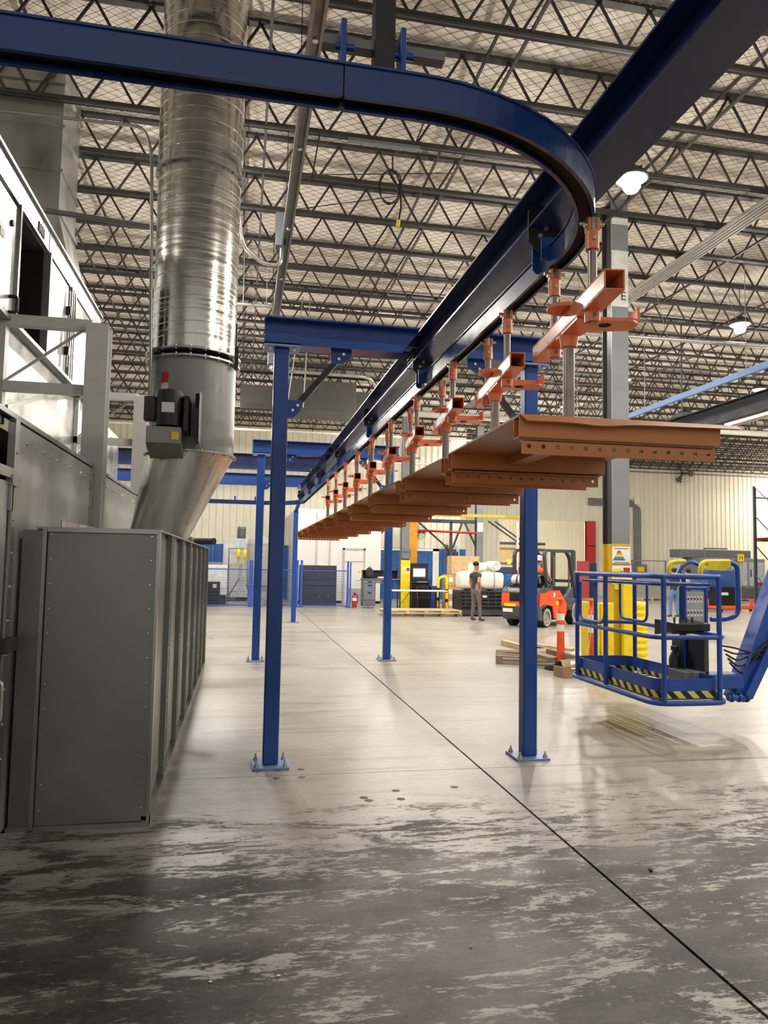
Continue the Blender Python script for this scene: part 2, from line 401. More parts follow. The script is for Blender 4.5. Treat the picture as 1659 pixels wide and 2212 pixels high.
# --- walls of ribbed panels
def ribbed_wall(name, xa, xb, Y, z0, z1, m, low=None, zl=2.42, skip=None, pw=.92):
    w0 = MB()
    spans = [(xa, xb)] if not skip else [(xa, skip[0]), (skip[1], xb)]
    for a, b in spans: w0.box(a, b, Y + .05, Y + .2, z0, z1)
    if skip: w0.box(skip[0], skip[1], Y + .05, Y + .2, skip[2], z1)
    wl = w0.top(name, m, kind='structure', origin=(0, Y, 0))
    def pm(h):
        b = MB(); ribs = []
        for k in range(3):
            c = pw * (k + .5) / 3
            ribs += [(c - .07, 0), (c - .045, -.04), (c + .045, -.04), (c + .07, 0)]
        pr = [(0, 0)] + ribs + [(pw - .006, 0)]
        for (a0, q0), (a1, q1) in zip(pr[:-1], pr[1:]): b.poly((a0, q0, 0), (a1, q1, 0), (a1, q1, h), (a0, q0, h))
        return b
    cache = {}
    x = xa
    while x < xb - .3:
        zb = z0
        if skip and skip[0] - .5 < x < skip[1] - .3: zb = skip[2]
        segs = [(zb, z1, m, 'wall_panel')] if not low or zb > z0 else [(z0, zl, low, 'wainscot_panel'), (zl, z1, m, 'wall_panel')]
        for s0, s1, mm, nm in segs:
            key = (round(s1 - s0, 3), nm)
            if key not in cache: cache[key] = pm(s1 - s0).mesh(nm, mm)
            o = bpy.data.objects.new(nm, cache[key]); COL.objects.link(o); o.parent = wl; o.location = (x, .045, s0)
        x += pw
    return wl
WL, WR = 34.0, 40.5
ribbed_wall('wall_back', -16, 10.2, WL, 0, ROOF, cream, wblue)
ribbed_wall('wall_right_back', 10.2, 34, WR, 0, ROOF, cream, skip=(14.7, 20.2, 4.4))
MB().box(10.2, 10.35, WL, WR, 0, ROOF).top('wall_return', cream, kind='structure')
MB().box(33.8, 34, -6, WR, 0, ROOF).top('wall_right', cream, kind='structure')
MB().box(-16.2, -16, -6, WL, 0, ROOF).top('wall_left', cream, kind='structure')
# room seen through the big opening
ribbed_wall('wall_far', 8, 34, 52, 0, ROOF, cream)
# --- painted block room at the back with a door
OF = 30.0
ox0, ox1, oz = 2.13, 5.72, 3.86
MB().box(ox0, ox1, OF, WL, 0, oz).top('wall_block_room', white, kind='structure', bevel=.01)
MB().box(ox0, 4.1, OF - .03, OF, 0, .1).box(5.06, ox1, OF - .03, OF, 0, .1).top('baseboard_block_room', black, kind='structure')
for xx in (3.0, 3.55): MB().box(xx, xx + .05, OF - .04, OF, .1, oz - .15).top('trim_1' if xx < 3.3 else 'trim_2', mat('trim_grey', '#c3c4c6', .5), kind='structure')
d = MB().box(4.2, 4.99, OF - .045, OF - .005, 0.01, 2.2).top('door_1', mat('door_white', '#e4e3de', .5, var=.03), kind='structure', bevel=.006)
db = MB(); db.box(4.12, 4.2, OF - .06, OF, 0, 2.28).box(4.99, 5.06, OF - .06, OF, 0, 2.28).box(4.12, 5.06, OF - .06, OF, 2.2, 2.28)
db.part('door_frame', mat('door_frame_grey', '#b7b8b8', .5), d)
MB().box(4.2, 4.99, OF - .055, OF - .045, 1.72, 1.735).part('panel_seam', mgrey, d)
MB().box(4.3, 4.9, OF - .05, OF - .044, .05, .62).part('kick_plate', mat('kick_grey', '#b4b5b6', .4, .3), d)
MB().tube((4.88, OF - .1, .98), (4.7, OF - .1, .96), .014).tube((4.88, OF - .1, .98), (4.88, OF - .04, .98), .02).part('door_handle', bright, d)
MB().box(4.76, 4.88, OF - .052, OF - .044, 1.27, 1.36).part('door_notice', yellow, d)
# --- lamps
lamp_spots = [(x, y if x > 0 or y > 10 else 9.9) for x in (-.75, 5.0, 10.3, 14.6) for y in (9.2, 13.4, 18.4, 22.6, 27.5)] + [(20.0, 15.0), (20.0, 24.0), (16.0, 34.0), (31.0, 36.5), (17.5, 46.0), (10.5, 33.0), (5.0, 4.2), (10.3, 4.2), (14.6, 4.2), (-6.4, 4.2), (-6.4, 9.2), (-6.4, 13.4), (-6.4, 18.4), (-6.4, 24.0), (26.0, 30.0), (32.5, 38.5), (24.0, 26.0), (13.5, 47.0), (20.5, 48.0)]  # tail of the list includes unseen lamps added to brighten roof and walls
lm = mat('lamp_lens', '#fff6e6', .4, emit=22.0, var=0, rvar=0)
hous = MB().lathe([(.001, .16), (.09, .16), (.11, .08), (.21, .05), (.22, .0), (.2, -.005)], n=20)
fins = MB()
for k in range(10): fins.cbox((.13 * math.cos(k * PI / 5), .13 * math.sin(k * PI / 5), .085), .1, .012, .07, Matrix.Rotation(k * PI / 5, 3, 'Z'))
lens = MB().lathe([(.195, -.006), (.12, -.012), (.115, -.12), (.08, -.17), (.001, -.18)], n=20)
mh, mf, ml = hous.mesh('lamp_housing', dgrey), fins.mesh('cooling_fins', dgrey), lens.mesh('lamp_lens', lm)
rodm = {}
for i, (lx, ly) in enumerate(lamp_spots):
    lz = 6.9; sy = min(JY, key=lambda q: abs(q - ly))
    rowname = {-.75: 'the row above the round duct', 5.0: 'the row right of the conveyor', 10.3: 'the row by the far crane beam', 14.6: 'the row near the right wall fan'}.get(lx, 'the unseen row added at the left')
    dist = {9.2: 'nearest', 9.9: 'nearest', 13.4: 'second', 18.4: 'third', 22.6: 'fourth', 27.5: 'farthest'}.get(ly, None)
    lab = f'{dist} round high bay lamp in {rowname}' if dist else ('round high bay lamp hanging far right by the wall', 'round high bay lamp hanging far right beyond the rack', 'round high bay lamp before the tall opening', 'added unseen high bay lamp beyond the frame by the right wall fan', 'round high bay lamp inside the room beyond the opening', 'round high bay lamp above the braced bay', 'added unseen high bay lamp overhead right of the camera', 'second added unseen high bay lamp overhead right of the camera', 'third added unseen high bay lamp overhead right of the camera', 'added unseen high bay lamp overhead left of the oven', 'added unseen high bay lamp behind the oven', 'added unseen high bay lamp behind the square stack', 'added unseen high bay lamp beyond the square stack', 'added unseen high bay lamp far beyond the square stack', 'added unseen high bay lamp over the machine tool', 'added unseen high bay lamp in the far right corner', 'added unseen high bay lamp over the storage rack', 'added high bay lamp at the left inside the room beyond the opening', 'added high bay lamp at the right inside the room beyond the opening')[i - 20]
    t = thing('high_bay_lamp', lab, 'lamp', (lx, sy, lz), group='high bay lamps')
    for nm, me in (('lamp_housing', mh), ('cooling_fins', mf), ('lamp_lens', ml)):
        o = bpy.data.objects.new(nm, me); COL.objects.link(o); o.parent = t
    MB().tube((0, 0, .15), (0, 0, CH - lz), .007, n=6).part('hanger_rod', joistm, t, world=False)
    ld = bpy.data.lights.new('lamp_light', 'AREA'); ld.shape = 'DISK'; ld.size = .3; bst = 2.6 if ly > 44 else 1.0; ld.energy = LAMP_W * .8 * bst; ld.color = (1, .95, .87)
    lo = bpy.data.objects.new('lamp_light', ld); COL.objects.link(lo); lo.parent = t; lo.location = (0, 0, -.2)
    pd = bpy.data.lights.new('roof_fill_light', 'POINT'); pd.energy = LAMP_W * .9 * bst; pd.color = (1, .95, .87); pd.shadow_soft_size = .1  # extra point light below the lens, added to brighten the roof
    po = bpy.data.objects.new('roof_fill_light', pd); COL.objects.link(po); po.parent = t; po.location = (0, 0, -.36)
# ================================================================== CONVEYOR
RX, RZ = 1.435, 3.10                       # rail line and underside
# --- long I beam
t = thing('support_beam', 'long dark navy I beam running overhead the length of the conveyor', 'beam', (1.43, 8, 3.33))
for a, b in ((-1.0, 5.93), (5.95, 12.2), (12.22, 18.5)):
    MB().prism(isec(.2, .2, .012, .008, 3.33, 1.43), a, b).part('beam_length', navy, t)
for yy in (5.94, 12.21):
    for sx in (-1, 1): MB().box(1.43 + sx * .012 - .004, 1.43 + sx * .012 + .004, yy - .12, yy + .12, 3.36, 3.5).part('splice_plate', navy, t)
    bl = MB()
    for dy in (-.08, -.03, .03, .08):
        for zz in (3.39, 3.43, 3.47): bl.tube((1.35, yy + dy, zz), (1.43, yy + dy, zz), .012, n=6)
    bl.part('splice_bolts', black, t, kind='stuff')
# --- rail
t = thing('conveyor_rail', 'blue overhead conveyor rail with slotted underside, curving above the camera', 'conveyor rail', (RX, 8, RZ))
w2, hh = .04, .1
prof = [(-w2, 0), (-.025, 0), (-.025, .01), (-w2 + .006, .01), (-w2 + .006, hh - .008), (w2 - .006, hh - .008), (w2 - .006, .01), (.025, .01), (.025, 0), (w2, 0), (w2, hh), (-w2, hh)]
prof = [(x, z - .0) for x, z in prof]
def rail(pts, nm): MB().pipe(pts, 0, prof=prof).part(nm, trackblue, t)
cc = V((.49, 3.105, RZ)); R = .945
rail([(-6.0, 2.16, RZ), (.26, 2.16, RZ)], 'track_section')
rail([(.264, 2.16, RZ), (.49, 2.16, RZ)] + arc(cc, R, -PI / 2, 0, 22)[1:] + [(RX, 3.3, RZ)], 'curved_track_section')
for a, b in ((3.303, 5.9), (5.903, 9.0), (9.003, 12.1), (12.103, 15.2), (15.203, 17.7)): rail([(RX, a, RZ), (RX, b, RZ)], 'track_section')
c2 = V((RX - .95, 17.7, RZ))
rail(arc(c2, .95, 0, PI / 2, 14), 'curved_track_section')
rail([(RX - .95, 18.65, RZ), (-5.0, 18.65, RZ)], 'track_section')
# outer guide flange along the near straight and curve
MB().pipe([(-6.0, 2.16, RZ + hh), (.49, 2.16, RZ + hh)] + arc(cc + V((0, 0, hh)), R, -PI / 2, 0, 22)[1:] + [(RX, 17.7, RZ + hh)], 0, prof=[(-.046, 0), (.046, 0), (.046, .008), (-.046, .008)]).part('top_flange', trackblue, t)
MB().pipe([(-6.0, 2.16, RZ + .02), (.49, 2.16, RZ + .02)] + arc(cc + V((0, 0, .02)), R, -PI / 2, 0, 22)[1:] + [(RX, 17.7, RZ + .02)], 0, prof=[(-.033, 0), (.033, 0), (.033, .05), (-.033, .05)]).part('drive_chain', blackslot, t, label='dark chain inside the slotted rail')
# brackets from beam to rail
oct_ = [(-.05, .1), (-.02, .14), (.05, .14), (.05, -.05), (.02, -.09), (-.02, -.09), (-.05, -.06)]
for yy in (3.27, 5.72, 8.17, 10.8, 13.5, 15.6, 18.1):
    p = MB().prism([(RX - .1 + q[0] * .9 + .02, 3.29 + q[1]) for q in [(-.03, .13), (0, .16), (.16, .16), (.16, -.02), (.12, -.08), (.03, -.08), (-.03, -.02)]], yy - .005, yy + .005).part('clamp_plate', black, t)
    bb = MB()
    for dx, dz in ((-.02, .04), (.03, -.04), (-.05, -.0)): bb.tube((RX + dx, yy - .02, 3.29 + dz), (RX + dx, yy + .02, 3.29 + dz), .012, n=8)
    bb.part('bolts', bright, p, kind='stuff')
    MB().prism([(RX - .07, 3.30), (RX + .05, 3.30), (RX + .05, 3.14), (RX + .03, 3.12), (RX - .05, 3.12), (RX - .07, 3.14)], yy + .03, yy + .04).part('hanger_plate', blue, t)
    MB().prism([(RX - .085, 3.24), (RX + .02, 3.24), (RX + .03, 3.2), (RX, 3.13), (RX - .085, 3.13)], yy - .11, yy - .102).part('hanger_plate', blue, t)
# support of the near cross run: blue ears, black post
for xx in (.262, .452): MB().box(xx - .009, xx + .009, 2.14, 2.22, 3.12, 3.37).part('ear_plate', blue, t, bevel=.006)
MB().tube((.24, 2.18, 3.3), (.3, 2.18, 3.3), .012, n=8).part('ear_bolt', blue, t)
MB().tube((.43, 2.18, 3.3), (.49, 2.18, 3.3), .012, n=8).part('ear_bolt', blue, t)
MB().box(.365, .43, 2.17, 2.24, 3.2, CH + .02).part('hanger_post', black, t)
MB().bar((.2, 2.21, 3.33), (.6, 2.21, 3.33), .04, .03).part('strut', mgrey, t)
MB().tube((.26, 2.16, 3.085), (.26, 2.16, 3.1), .012, n=8).part('joint_bolt', black, t)
for x, y in ((0.9, 18.65), (-.2, 18.65), (.3, 18.65)): MB().tube((x, y, RZ + .09), (x, y, RZ + .2), .02, n=8).part('stud', blue, t)
# --- gantry frames
def gantry(Y, label):
    t = thing('gantry_frame', label, 'gantry', (1.42, Y, 0), group='blue gantry frames over the conveyor')
    for X, s in ((.285, 1), (2.535, -1)):
        c = MB().box(X - .064, X + .064, Y - .064, Y + .064, .02, 3.49).part('column', blue, t, bevel=.012)
        MB().box(X - .15, X + .15, Y - .15, Y + .15, 0, .02).part('base_plate', mat('plate_bluegrey', '#7f94c0', .35, .3), c, bevel=.003)
        for dx in (-.115, .115):
            for dy in (-.115, .115):
                MB().tube((X + dx, Y + dy, .0), (X + dx, Y + dy, .075), .008, n=8).tube((X + dx, Y + dy, .02), (X + dx, Y + dy, .034), .022, n=6).tube((X + dx, Y + dy, .034), (X + dx, Y + dy, .05), .016, n=6).part('anchor_bolt', bright, c)
        MB().box(X - .15, X + .15, Y - .11, Y + .11, 3.49, 3.508).part('cap_plate', mat('plate_bluegrey', '#7f94c0', .35, .3), c)
        for dx in (-.1, .1):
            MB().tube((X + dx, Y - .08, 3.465), (X + dx, Y - .08, 3.55), .011, n=6).part('cap_bolt', bright, c)
        MB().box(X - .15, X + .15, Y - .1, Y - .088, 3.5, 3.60).part('end_plate', blue, t)
        lo, hi = V((X + s * .12, Y, 2.99)), V((X + s * .52, Y, 3.48))
        MB().bar(lo + (lo - hi).normalized() * .02, hi, .05, .05, up=(0, 1, 0)).part('knee_brace', black, t)
        g1 = MB().prism([(X + s * .064, 3.05), (X + s * .19, 3.05), (X + s * .17, 2.96), (X + s * .11, 2.9), (X + s * .064, 2.9)], Y - .034, Y - .026).part('gusset', blue, t)
        g2 = MB().prism([(X + s * .42, 3.52), (X + s * .6, 3.52), (X + s * .6, 3.45), (X + s * .52, 3.39), (X + s * .42, 3.39)], Y - .034, Y - .026).part('gusset', blue, t)
        b1 = MB(); b2 = MB()
        for k in (-1, 1):
            b1.tube((X + s * (.125 + k * .02), Y - .045, 2.985 + k * .022), (X + s * (.125 + k * .02), Y - .02, 2.985 + k * .022), .013, n=10)
            b2.tube((X + s * (.51 + k * .02), Y - .045, 3.455 + k * .022), (X + s * (.51 + k * .02), Y - .02, 3.455 + k * .022), .013, n=10)
        b1.part('bolts', bright, g1, kind='stuff'); b2.part('bolts', bright, g2, kind='stuff')
    MB().prism([(Y + q[0], q[1]) for q in isec(.2, .235, .012, .009, 3.51)], .135, 2.69, 'x').part('cross_beam', blue, t)
gantry(6.2, 'nearest blue gantry frame with knee braces standing on the floor')
gantry(12.6, 'second blue gantry frame farther down the conveyor')
for Y, lb in ((14.9, 'nearer blue cross beam running left from the far conveyor end'), (18.1, 'blue cross beam at the very end of the conveyor')):
    t = thing('cross_beam', lb, 'beam', (-1.2, Y, 3.51))
    MB().prism([(Y + q[0], q[1]) for q in isec(.2, .3 if Y < 15 else .28, .012, .009, 3.53)], -4.2, 1.55, 'x').part('beam_length', navy if Y < 15 else blue, t)
    MB().box(-4.2, -4.0, Y - .1, Y + .1, 0, 3.53).part('end_post', blue, t)
    bl = MB()
    for dx in (-.06, .06): bl.tube((1.4 + dx, Y - .08, 3.5), (1.4 + dx, Y - .08, 3.57), .012, n=6)
    bl.part('bolts', bright, t, kind='stuff')
t = thing('end_post', 'single blue post under the far end of the rail', 'post', (1.457, 20.37, 0))
MB().box(1.393, 1.521, 20.3, 20.44, .02, 3.1).part('column', blue, t, bevel=.01)
MB().box(1.3, 1.62, 20.2, 20.53, 0, .02).part('base_plate', mat('plate_bluegrey', '#7f94c0', .35, .3), t)
MB().bar((1.457, 20.37, 3.1), (1.44, 18.2, 3.36), .08, .08).part('arm', blue, t)
for dx in (-.12, .12): MB().tube((1.457 + dx, 20.25, .02), (1.457 + dx, 20.25, .07), .015, n=6).part('anchor_bolt', bright, t)
# --- carriers and their loads
def carrier():
    t = thing('load_carrier', '', 'carrier', group='orange carriers on the conveyor rail')
    b = MB(); o, i, L = .04, .033, .5
    for (a0, a1, c0, c1) in ((-o, o, .08 - .007, .08), (-o, o, 0, .007), (-o, -i, .007, .073), (i, o, .007, .073)): b.box(a0, a1, -L, L, c0, c1)
    b.part('bar', orange, t, world=False, bevel=.003)
    for k, y in enumerate((-.26, .26)):
        r = MB().tube((0, y, -.02), (0, y, .3), .019).part('drop_rod', rodst, t, world=False)
        MB().tube((0, y, .255), (0, y, .335), .028, n=16).part('clevis', orange, r, world=False)
        MB().box(-.026, -.01, y - .022, y + .022, .33, .385).box(.01, .026, y - .022, y + .022, .33, .385).part('clevis_fork', orange, r, world=False, bevel=.004)
        MB().tube((0, y - .036, .295), (0, y + .036, .295), .009, n=8).tube((-.05, y, .365), (.05, y, .365), .008, n=8).part('pins', bright, r, world=False, kind='stuff')
        MB().box(-.008, .008, y - .018, y + .018, .34, .389).tube((-.04, y - .02, .35), (-.03, y - .02, .35), .012, n=8).part('trolley_link', bright, r, world=False)
        MB().tube((0, y, -.045), (0, y, .0), .032, n=16).part('socket', orange, t, world=False)
        MB().tube((0, y - .036, -.022), (0, y + .036, -.022), .008, n=8).tube((0, y, -.05), (0, y, -.044), .02, n=12).part('socket_bolt', rodst, t, world=False)
    MB().lathe([(.001, .082), (.068, .082), (.07, .09), (.068, .1), (.001, .1)], c=(-.05, -.03, 0), n=24, smooth=False).part('disc', orange, t, world=False)
    MB().tube((-.005, .03, .08), (-.005, .03, .135), .031, n=16).part('hub', orange, t, world=False)
    MB().tube((0, .04, -.51), (0, .04, .0), .026, n=16).part('load_rod', rodst, t, world=False, label='bare steel rod down to the panel')
    MB().tube((0, .04, -.06), (0, .04, 0), .036, .044, n=16).part('rod_collar', orange, t, world=False)
    MB().prism([(-.04, -.02), (.04, -.02), (.04, .02), (-.04, .02)], -.0, -.0, 'z')
    a = MB().prism([(-.04, -.19), (.2, -.19), (.235, -.16), (.235, -.07), (.06, -.03), (.04, .06), (-.04, .1), (-.04, -.19)][:7], -.009, -.001, 'z').part('side_arm', orange, t, world=False)
    MB().box(.0, .23, -.078, -.07, -.001, .045).part('arm_flange', orange, a, world=False)
    MB().box(.228, .238, -.165, -.07, -.005, .062).part('end_lug', orange, a, world=False, bevel=.003)
    MB().tube((.238, -.11, .03), (.3, -.11, .03), .006, n=8).tube((.29, -.11, .03), (.305, -.11, .03), .01, n=8).part('lug_pin', bright, a, world=False)
    MB().lathe([(.001, -.0105), (.026, -.0105), (.026, -.009)], c=(.1, -.13, 0), n=16, smooth=False).part('arm_hole', blackslot, a, world=False)
    return t
def holed(b, x0, x1, y, z0, z1, n, r, th=.005):
    wd = (x1 - x0) / n
    for k in range(n):
        cx = x0 + wd * (k + .5); cz = (z0 + z1) / 2; m = 8; sq = []; ho = []
        for i in range(m):
            t_ = PI / 4 * i; c, s_ = math.cos(t_), math.sin(t_); q = 1 / max(abs(c), abs(s_))
            sq.append((cx + c * q * wd / 2, cz + s_ * q * (z1 - z0) / 2)); ho.append((cx + c * r, cz + s_ * r))
        for yy in (y, y + th):
            b.add([(p[0], yy, p[1]) for p in sq + ho], [(i, (i + 1) % m, m + (i + 1) % m, m + i) for i in range(m)])
        b.add([(p[0], yy, p[1]) for yy in (y, y + th) for p in ho], [(i, (i + 1) % m, m + (i + 1) % m, m + i) for i in range(m)])
    b.poly((x0, y, z0), (x1, y, z0), (x1, y + th, z0), (x0, y + th, z0)); b.poly((x0, y, z0), (x0, y + th, z0), (x0, y + th, z1), (x0, y, z1)); b.poly((x1, y, z0), (x1, y + th, z0), (x1, y + th, z1), (x1, y, z1))
def panel():
    t = thing('coated_workpiece', '', 'workpiece', group='orange steel panels hanging from the carriers')
    x0, x1, ya, yb = -.472, .305, -.64, .3
    p = MB().box(x0, x1, ya, yb, -.008, 0).part('top_plate', panelor, t, world=False)
    # wavy lip along the front edge
    lb = MB(); n = 24
    for i in range(n):
        q = []
        for k in (i, i + 1):
            u = k / n; xx = x0 - .0 + (x1 + .05 - x0) * u; dr = -.028 - .008 * math.exp(-((u - .35) / .1) ** 2) + .01 * u
            q.append(((xx, ya, 0), (xx - (.0 if u > .02 else -.02), ya - .03, dr)))
        lb.poly(q[0][0], q[1][0], q[1][1], q[0][1], smooth=True); lb.poly(*[(a, b_, c - .004) for a, b_, c in (q[0][0], q[1][0], q[1][1], q[0][1])], smooth=True)
    lb.part('front_lip', panelor, p, world=False)
    for yy, s, nm in ((ya, 1, 'front'), (yb, -1, 'rear')):
        f = MB(); th = .004; e = yy + s * .055
        for (y0_, y1_, z0_, z1_) in ((yy, yy + s * th, -.08, -.008), (e, e - s * th, -.08, -.008), (yy, e, -.08, -.076)):
            f.box(x0, x1 - .015, min(y0_, y1_), max(y0_, y1_), z0_, z1_)
        c = f.part(nm + '_channel', panelor, p, world=False)
        h = MB(); holed(h, x0 + .015, x1 - .03, yy + s * .012, -.135, -.08, 14, .0085); h.part('holed_flange', panelor, c, world=False)
        MB().box(x0 + .02, x1 - .04, yy + s * .012, yy + s * .05, -.09, -.085).part('ledge', panelor, c, world=False)
    MB().box(-.2, -.12, ya + .05, yb - .05, -.05, -.008).part('stiffener', panelor, p, world=False)
    return t
car0, pan0 = carrier(), panel()
order = ['nearest', 'second', 'third', 'fourth', 'fifth', 'sixth', 'seventh', 'eighth', 'ninth', 'farthest']
for k in range(10):
    c = car0 if k == 0 else copy_tree(car0); p = pan0 if k == 0 else copy_tree(pan0)
    Yc = 4.03 + 1.065 * (k - 1)
    if k == 0: c.location = (1.395, 2.93, 2.71); c.rotation_euler.z = -math.atan2(.13, 1.0)
    else: c.location = (1.445, Yc, 2.71)
    p.location = (1.405 + .018 * min(k, 1), 2.97 if k == 0 else Yc, 2.2); p.rotation_euler.z = -.02 if k == 0 else 0
    c['label'] = f'{order[k]} orange carrier bar in the line, hung on the rail by two rods'
    p['label'] = f'{order[k]} brown orange steel panel with holed edges in the hanging line'
# ================================================================== MACHINE ON THE LEFT
def screws(pts, d, r, m, parent, nm='screws', h=.008):
    b = MB(); d = V(d)
    for p in pts: b.tube(V(p), V(p) + d * h, r, r * .7, n=8)
    return b.part(nm, m, parent, kind='stuff')
WX = -1.37
# --- washer housing: tall wall, door, sloped roof
t = thing('washer_housing', 'tall steel machine housing with riveted panels behind the grey cabinet', 'machine', (-2.4, 7.5, 0))
MB().box(-3.6, -1.5, 2.6, 14.0, 0, 2.48).part('body', cabm, t)
for a, b in ((4.66, 7.08), (7.3, 10.18), (10.4, 13.9)):
    p = MB().box(WX - .02, WX, a, b, .02, 2.5).part('wall_panel', mat('housing_panel', '#a9aaa6', .38, .7, var=.07, scale=2, rvar=.08), t, bevel=.004)
    MB().box(WX, WX + .02, b - .1, b - .085, .02, 2.5).part('seam_flange', galv, p)
    MB().box(WX, WX + .02, a, a + .015, .02, 2.5).part('seam_flange', galv, p)
    screws([(WX, b - .14, 1.95 + .18 * k) for k in range(4)] + [(WX, a + .12 + .2 * k, 2.4) for k in range(int((b - a) / .2))], (1, 0, 0), .012, bright, p)
d = MB().box(WX - .015, WX + .012, 3.3, 4.62, .06, 2.12).part('access_door', mat('housing_panel', '#a9aaa6', .38, .7), t, bevel=.006)
MB().box(WX - .01, WX + .03, 4.64, 4.72, .0, 2.5).part('door_frame', galv, t)
MB().box(WX - .01, WX + .03, 3.3, 4.64, 2.14, 2.2).part('door_frame', galv, t)
MB().box(WX, WX + .07, 4.56, 4.78, 1.12, 1.2).part('latch', dgrey, d, bevel=.008)
MB().box(WX, WX + .04, 4.6, 4.76, 2.1, 2.16).box(WX + .012, WX + .03, 4.62, 4.66, 1.95, 2.1).part('hinge', galv, d)
MB().pipe(rounded([(WX, 4.5, .98), (WX + .07, 4.5, .98), (WX + .07, 4.5, .74), (WX, 4.5, .74)], .06), .011).part('door_handle', bright, d)
screws([(WX + .03, 4.68, .3 + .2 * k) for k in range(11)], (1, 0, 0), .011, bright, t)
TX, TZ = -2.25, 3.05
for a, b in ((2.8, 7.1), (7.14, 10.2), (10.24, 13.8)):
    MB().poly((WX, a, 2.5), (WX, b, 2.5), (TX, b, TZ), (TX, a, TZ)).poly((WX, a, 2.48), (WX, b, 2.48), (TX, b, TZ - .02), (TX, a, TZ - .02)).part('roof_sheet', foil, t)
    for q, wd in ((.02, .05), (.3, .03), (.55, .04)):
        x, z = WX + (TX - WX) * q, 2.5 + (TZ - 2.5) * q
        MB().bar((x, a, z + .015), (x, b, z + .015), wd, .03).part('roof_trim', galv, t)
    MB().box(TX - .01, TX, a, b, TZ, 3.86).part('foil_skirt', foil, t)
    MB().bar((TX + .01, a + .3, TZ + .05), (TX + .01, min(a + 2.6, b), 3.8), .05, .02, up=(1, 0, 0)).part('skirt_brace', galv, t)
    MB().pipe([(WX + .01, a + .6, 2.52), (WX - .04, a + .7, 2.56), (WX - .04, a + 1.3, 2.56), (WX + .01, a + 1.4, 2.52)], .012).part('lifting_handle', galv, t)
# --- grey flanged cabinet in front
BX, BY, BZ = -.52, 4.92, 1.87
t = thing('flanged_cabinet', 'long grey sheet steel cabinet with upright flanges along its side', 'cabinet', (-.9, 8.5, 0))
MB().box(-1.27, BX - .05, BY + .02, 12.25, .0, BZ - .012).part('body', cabm, t)
f = MB().box(-1.2, BX - .015, BY, BY + .018, .03, BZ - .03).part('front_panel', cabm, t, bevel=.004)
MB().box(-1.355, -1.225, BY + .015, BY + .03, .02, BZ - .02).part('filler_strip', cabm, t, bevel=.003)
MB().box(-1.225, -1.203, BY - .02, BY + .02, .01, BZ - .01).part('front_flange', galv, t)
MB().box(-1.2, BX - .01, BY - .02, BY + .02, BZ - .03, BZ).part('front_flange', galv, t)
MB().box(-1.2, BX - .01, BY - .018, BY + .02, .0, .03).box(-1.36, -1.225, BY - .01, BY + .02, 0, .03).part('front_sill', galv, t)
MB().box(BX - .018, BX, BY - .012, BY + .06, 0, BZ).part('corner_angle', galv, t)
screws([(-1.175, BY, .12 + .155 * k) for k in range(12)] + [(BX - .05, BY, .12 + .155 * k) for k in range(12)], (0, -1, 0), .009, bright, f)
seams = [BY, 5.93, 6.97, 8.02, 9.07, 10.12, 11.17, 12.22]
for a, b in zip(seams[:-1], seams[1:]):
    p = MB().box(BX - .05, BX - .042, a + .03, b - .03, .1, BZ - .04).part('side_panel', cabm, t)
    MB().box(BX - .05, BX, b - .022, b - .017, .06, BZ - .01).part('side_flange', galv, t)
    MB().box(BX - .045, BX - .006, b - .1, b - .022, .06, BZ - .01).part('flange_return', cabm, t)
    screws([(BX - .006, b - .06, .2 + .2 * k) for k in range(9)], (1, 0, 0), .01, bright, p, h=.006)
MB().box(BX - .05, BX, BY, 12.25, 0, .06).part('base_channel', galv, t)
MB().box(-1.27, BX + .005, BY - .015, 12.26, BZ - .012, BZ).part('top_plate', galv, t)
MB().box(-1.2, -1.19, BY + .3, BY + 2.2, BZ, BZ + .06).part('perforated_angle', mat('steel_violet_reflection', '#b3a6b4', .35, .6), t)  # pinkish tint paints the violet light reflected on this strip
MB().tube((-.62, 10.2, BZ + .06), (-.36, 10.0, BZ + .06), .045).part('pipe_stub', dgrey, t)
MB().box(-.75, -.58, 8.9, 9.2, BZ, BZ + .08).part('duct_shoe', galv, t)
# --- white frame bents
for Y, lb in ((7.2, 'nearer white steel frame bent with diagonal rod beside the oven'), (10.3, 'farther white steel frame bent with diagonal rod behind the round duct')):
    t = thing('frame_bent', lb, 'frame', (-1.39, Y, 0), group='white frame bents')
    MB().prism([(q[0] - 1.39, q[1] + Y - .1) for q in isec(.2, .2, .014, .01)], 0, 3.88, 'z').part('column', whitef, t)
    MB().bar((-2.27, Y, 3.87), (-1.45, Y, 3.87), .1, .1).part('top_girt', whitef, t)
    MB().bar((-2.27, Y, 3.25), (-1.45, Y, 3.25), .1, .09).part('lower_girt', whitef, t)
    MB().box(-2.3, -2.2, Y - .05, Y + .05, 2.9, 3.92).part('inner_post', whitef, t)
    MB().bar((-2.2, Y, 3.3), (-1.52, Y, 3.84), .022, .022).part('diagonal_rod', mat('rod_grey', '#b9b9b6', .4, .4), t)
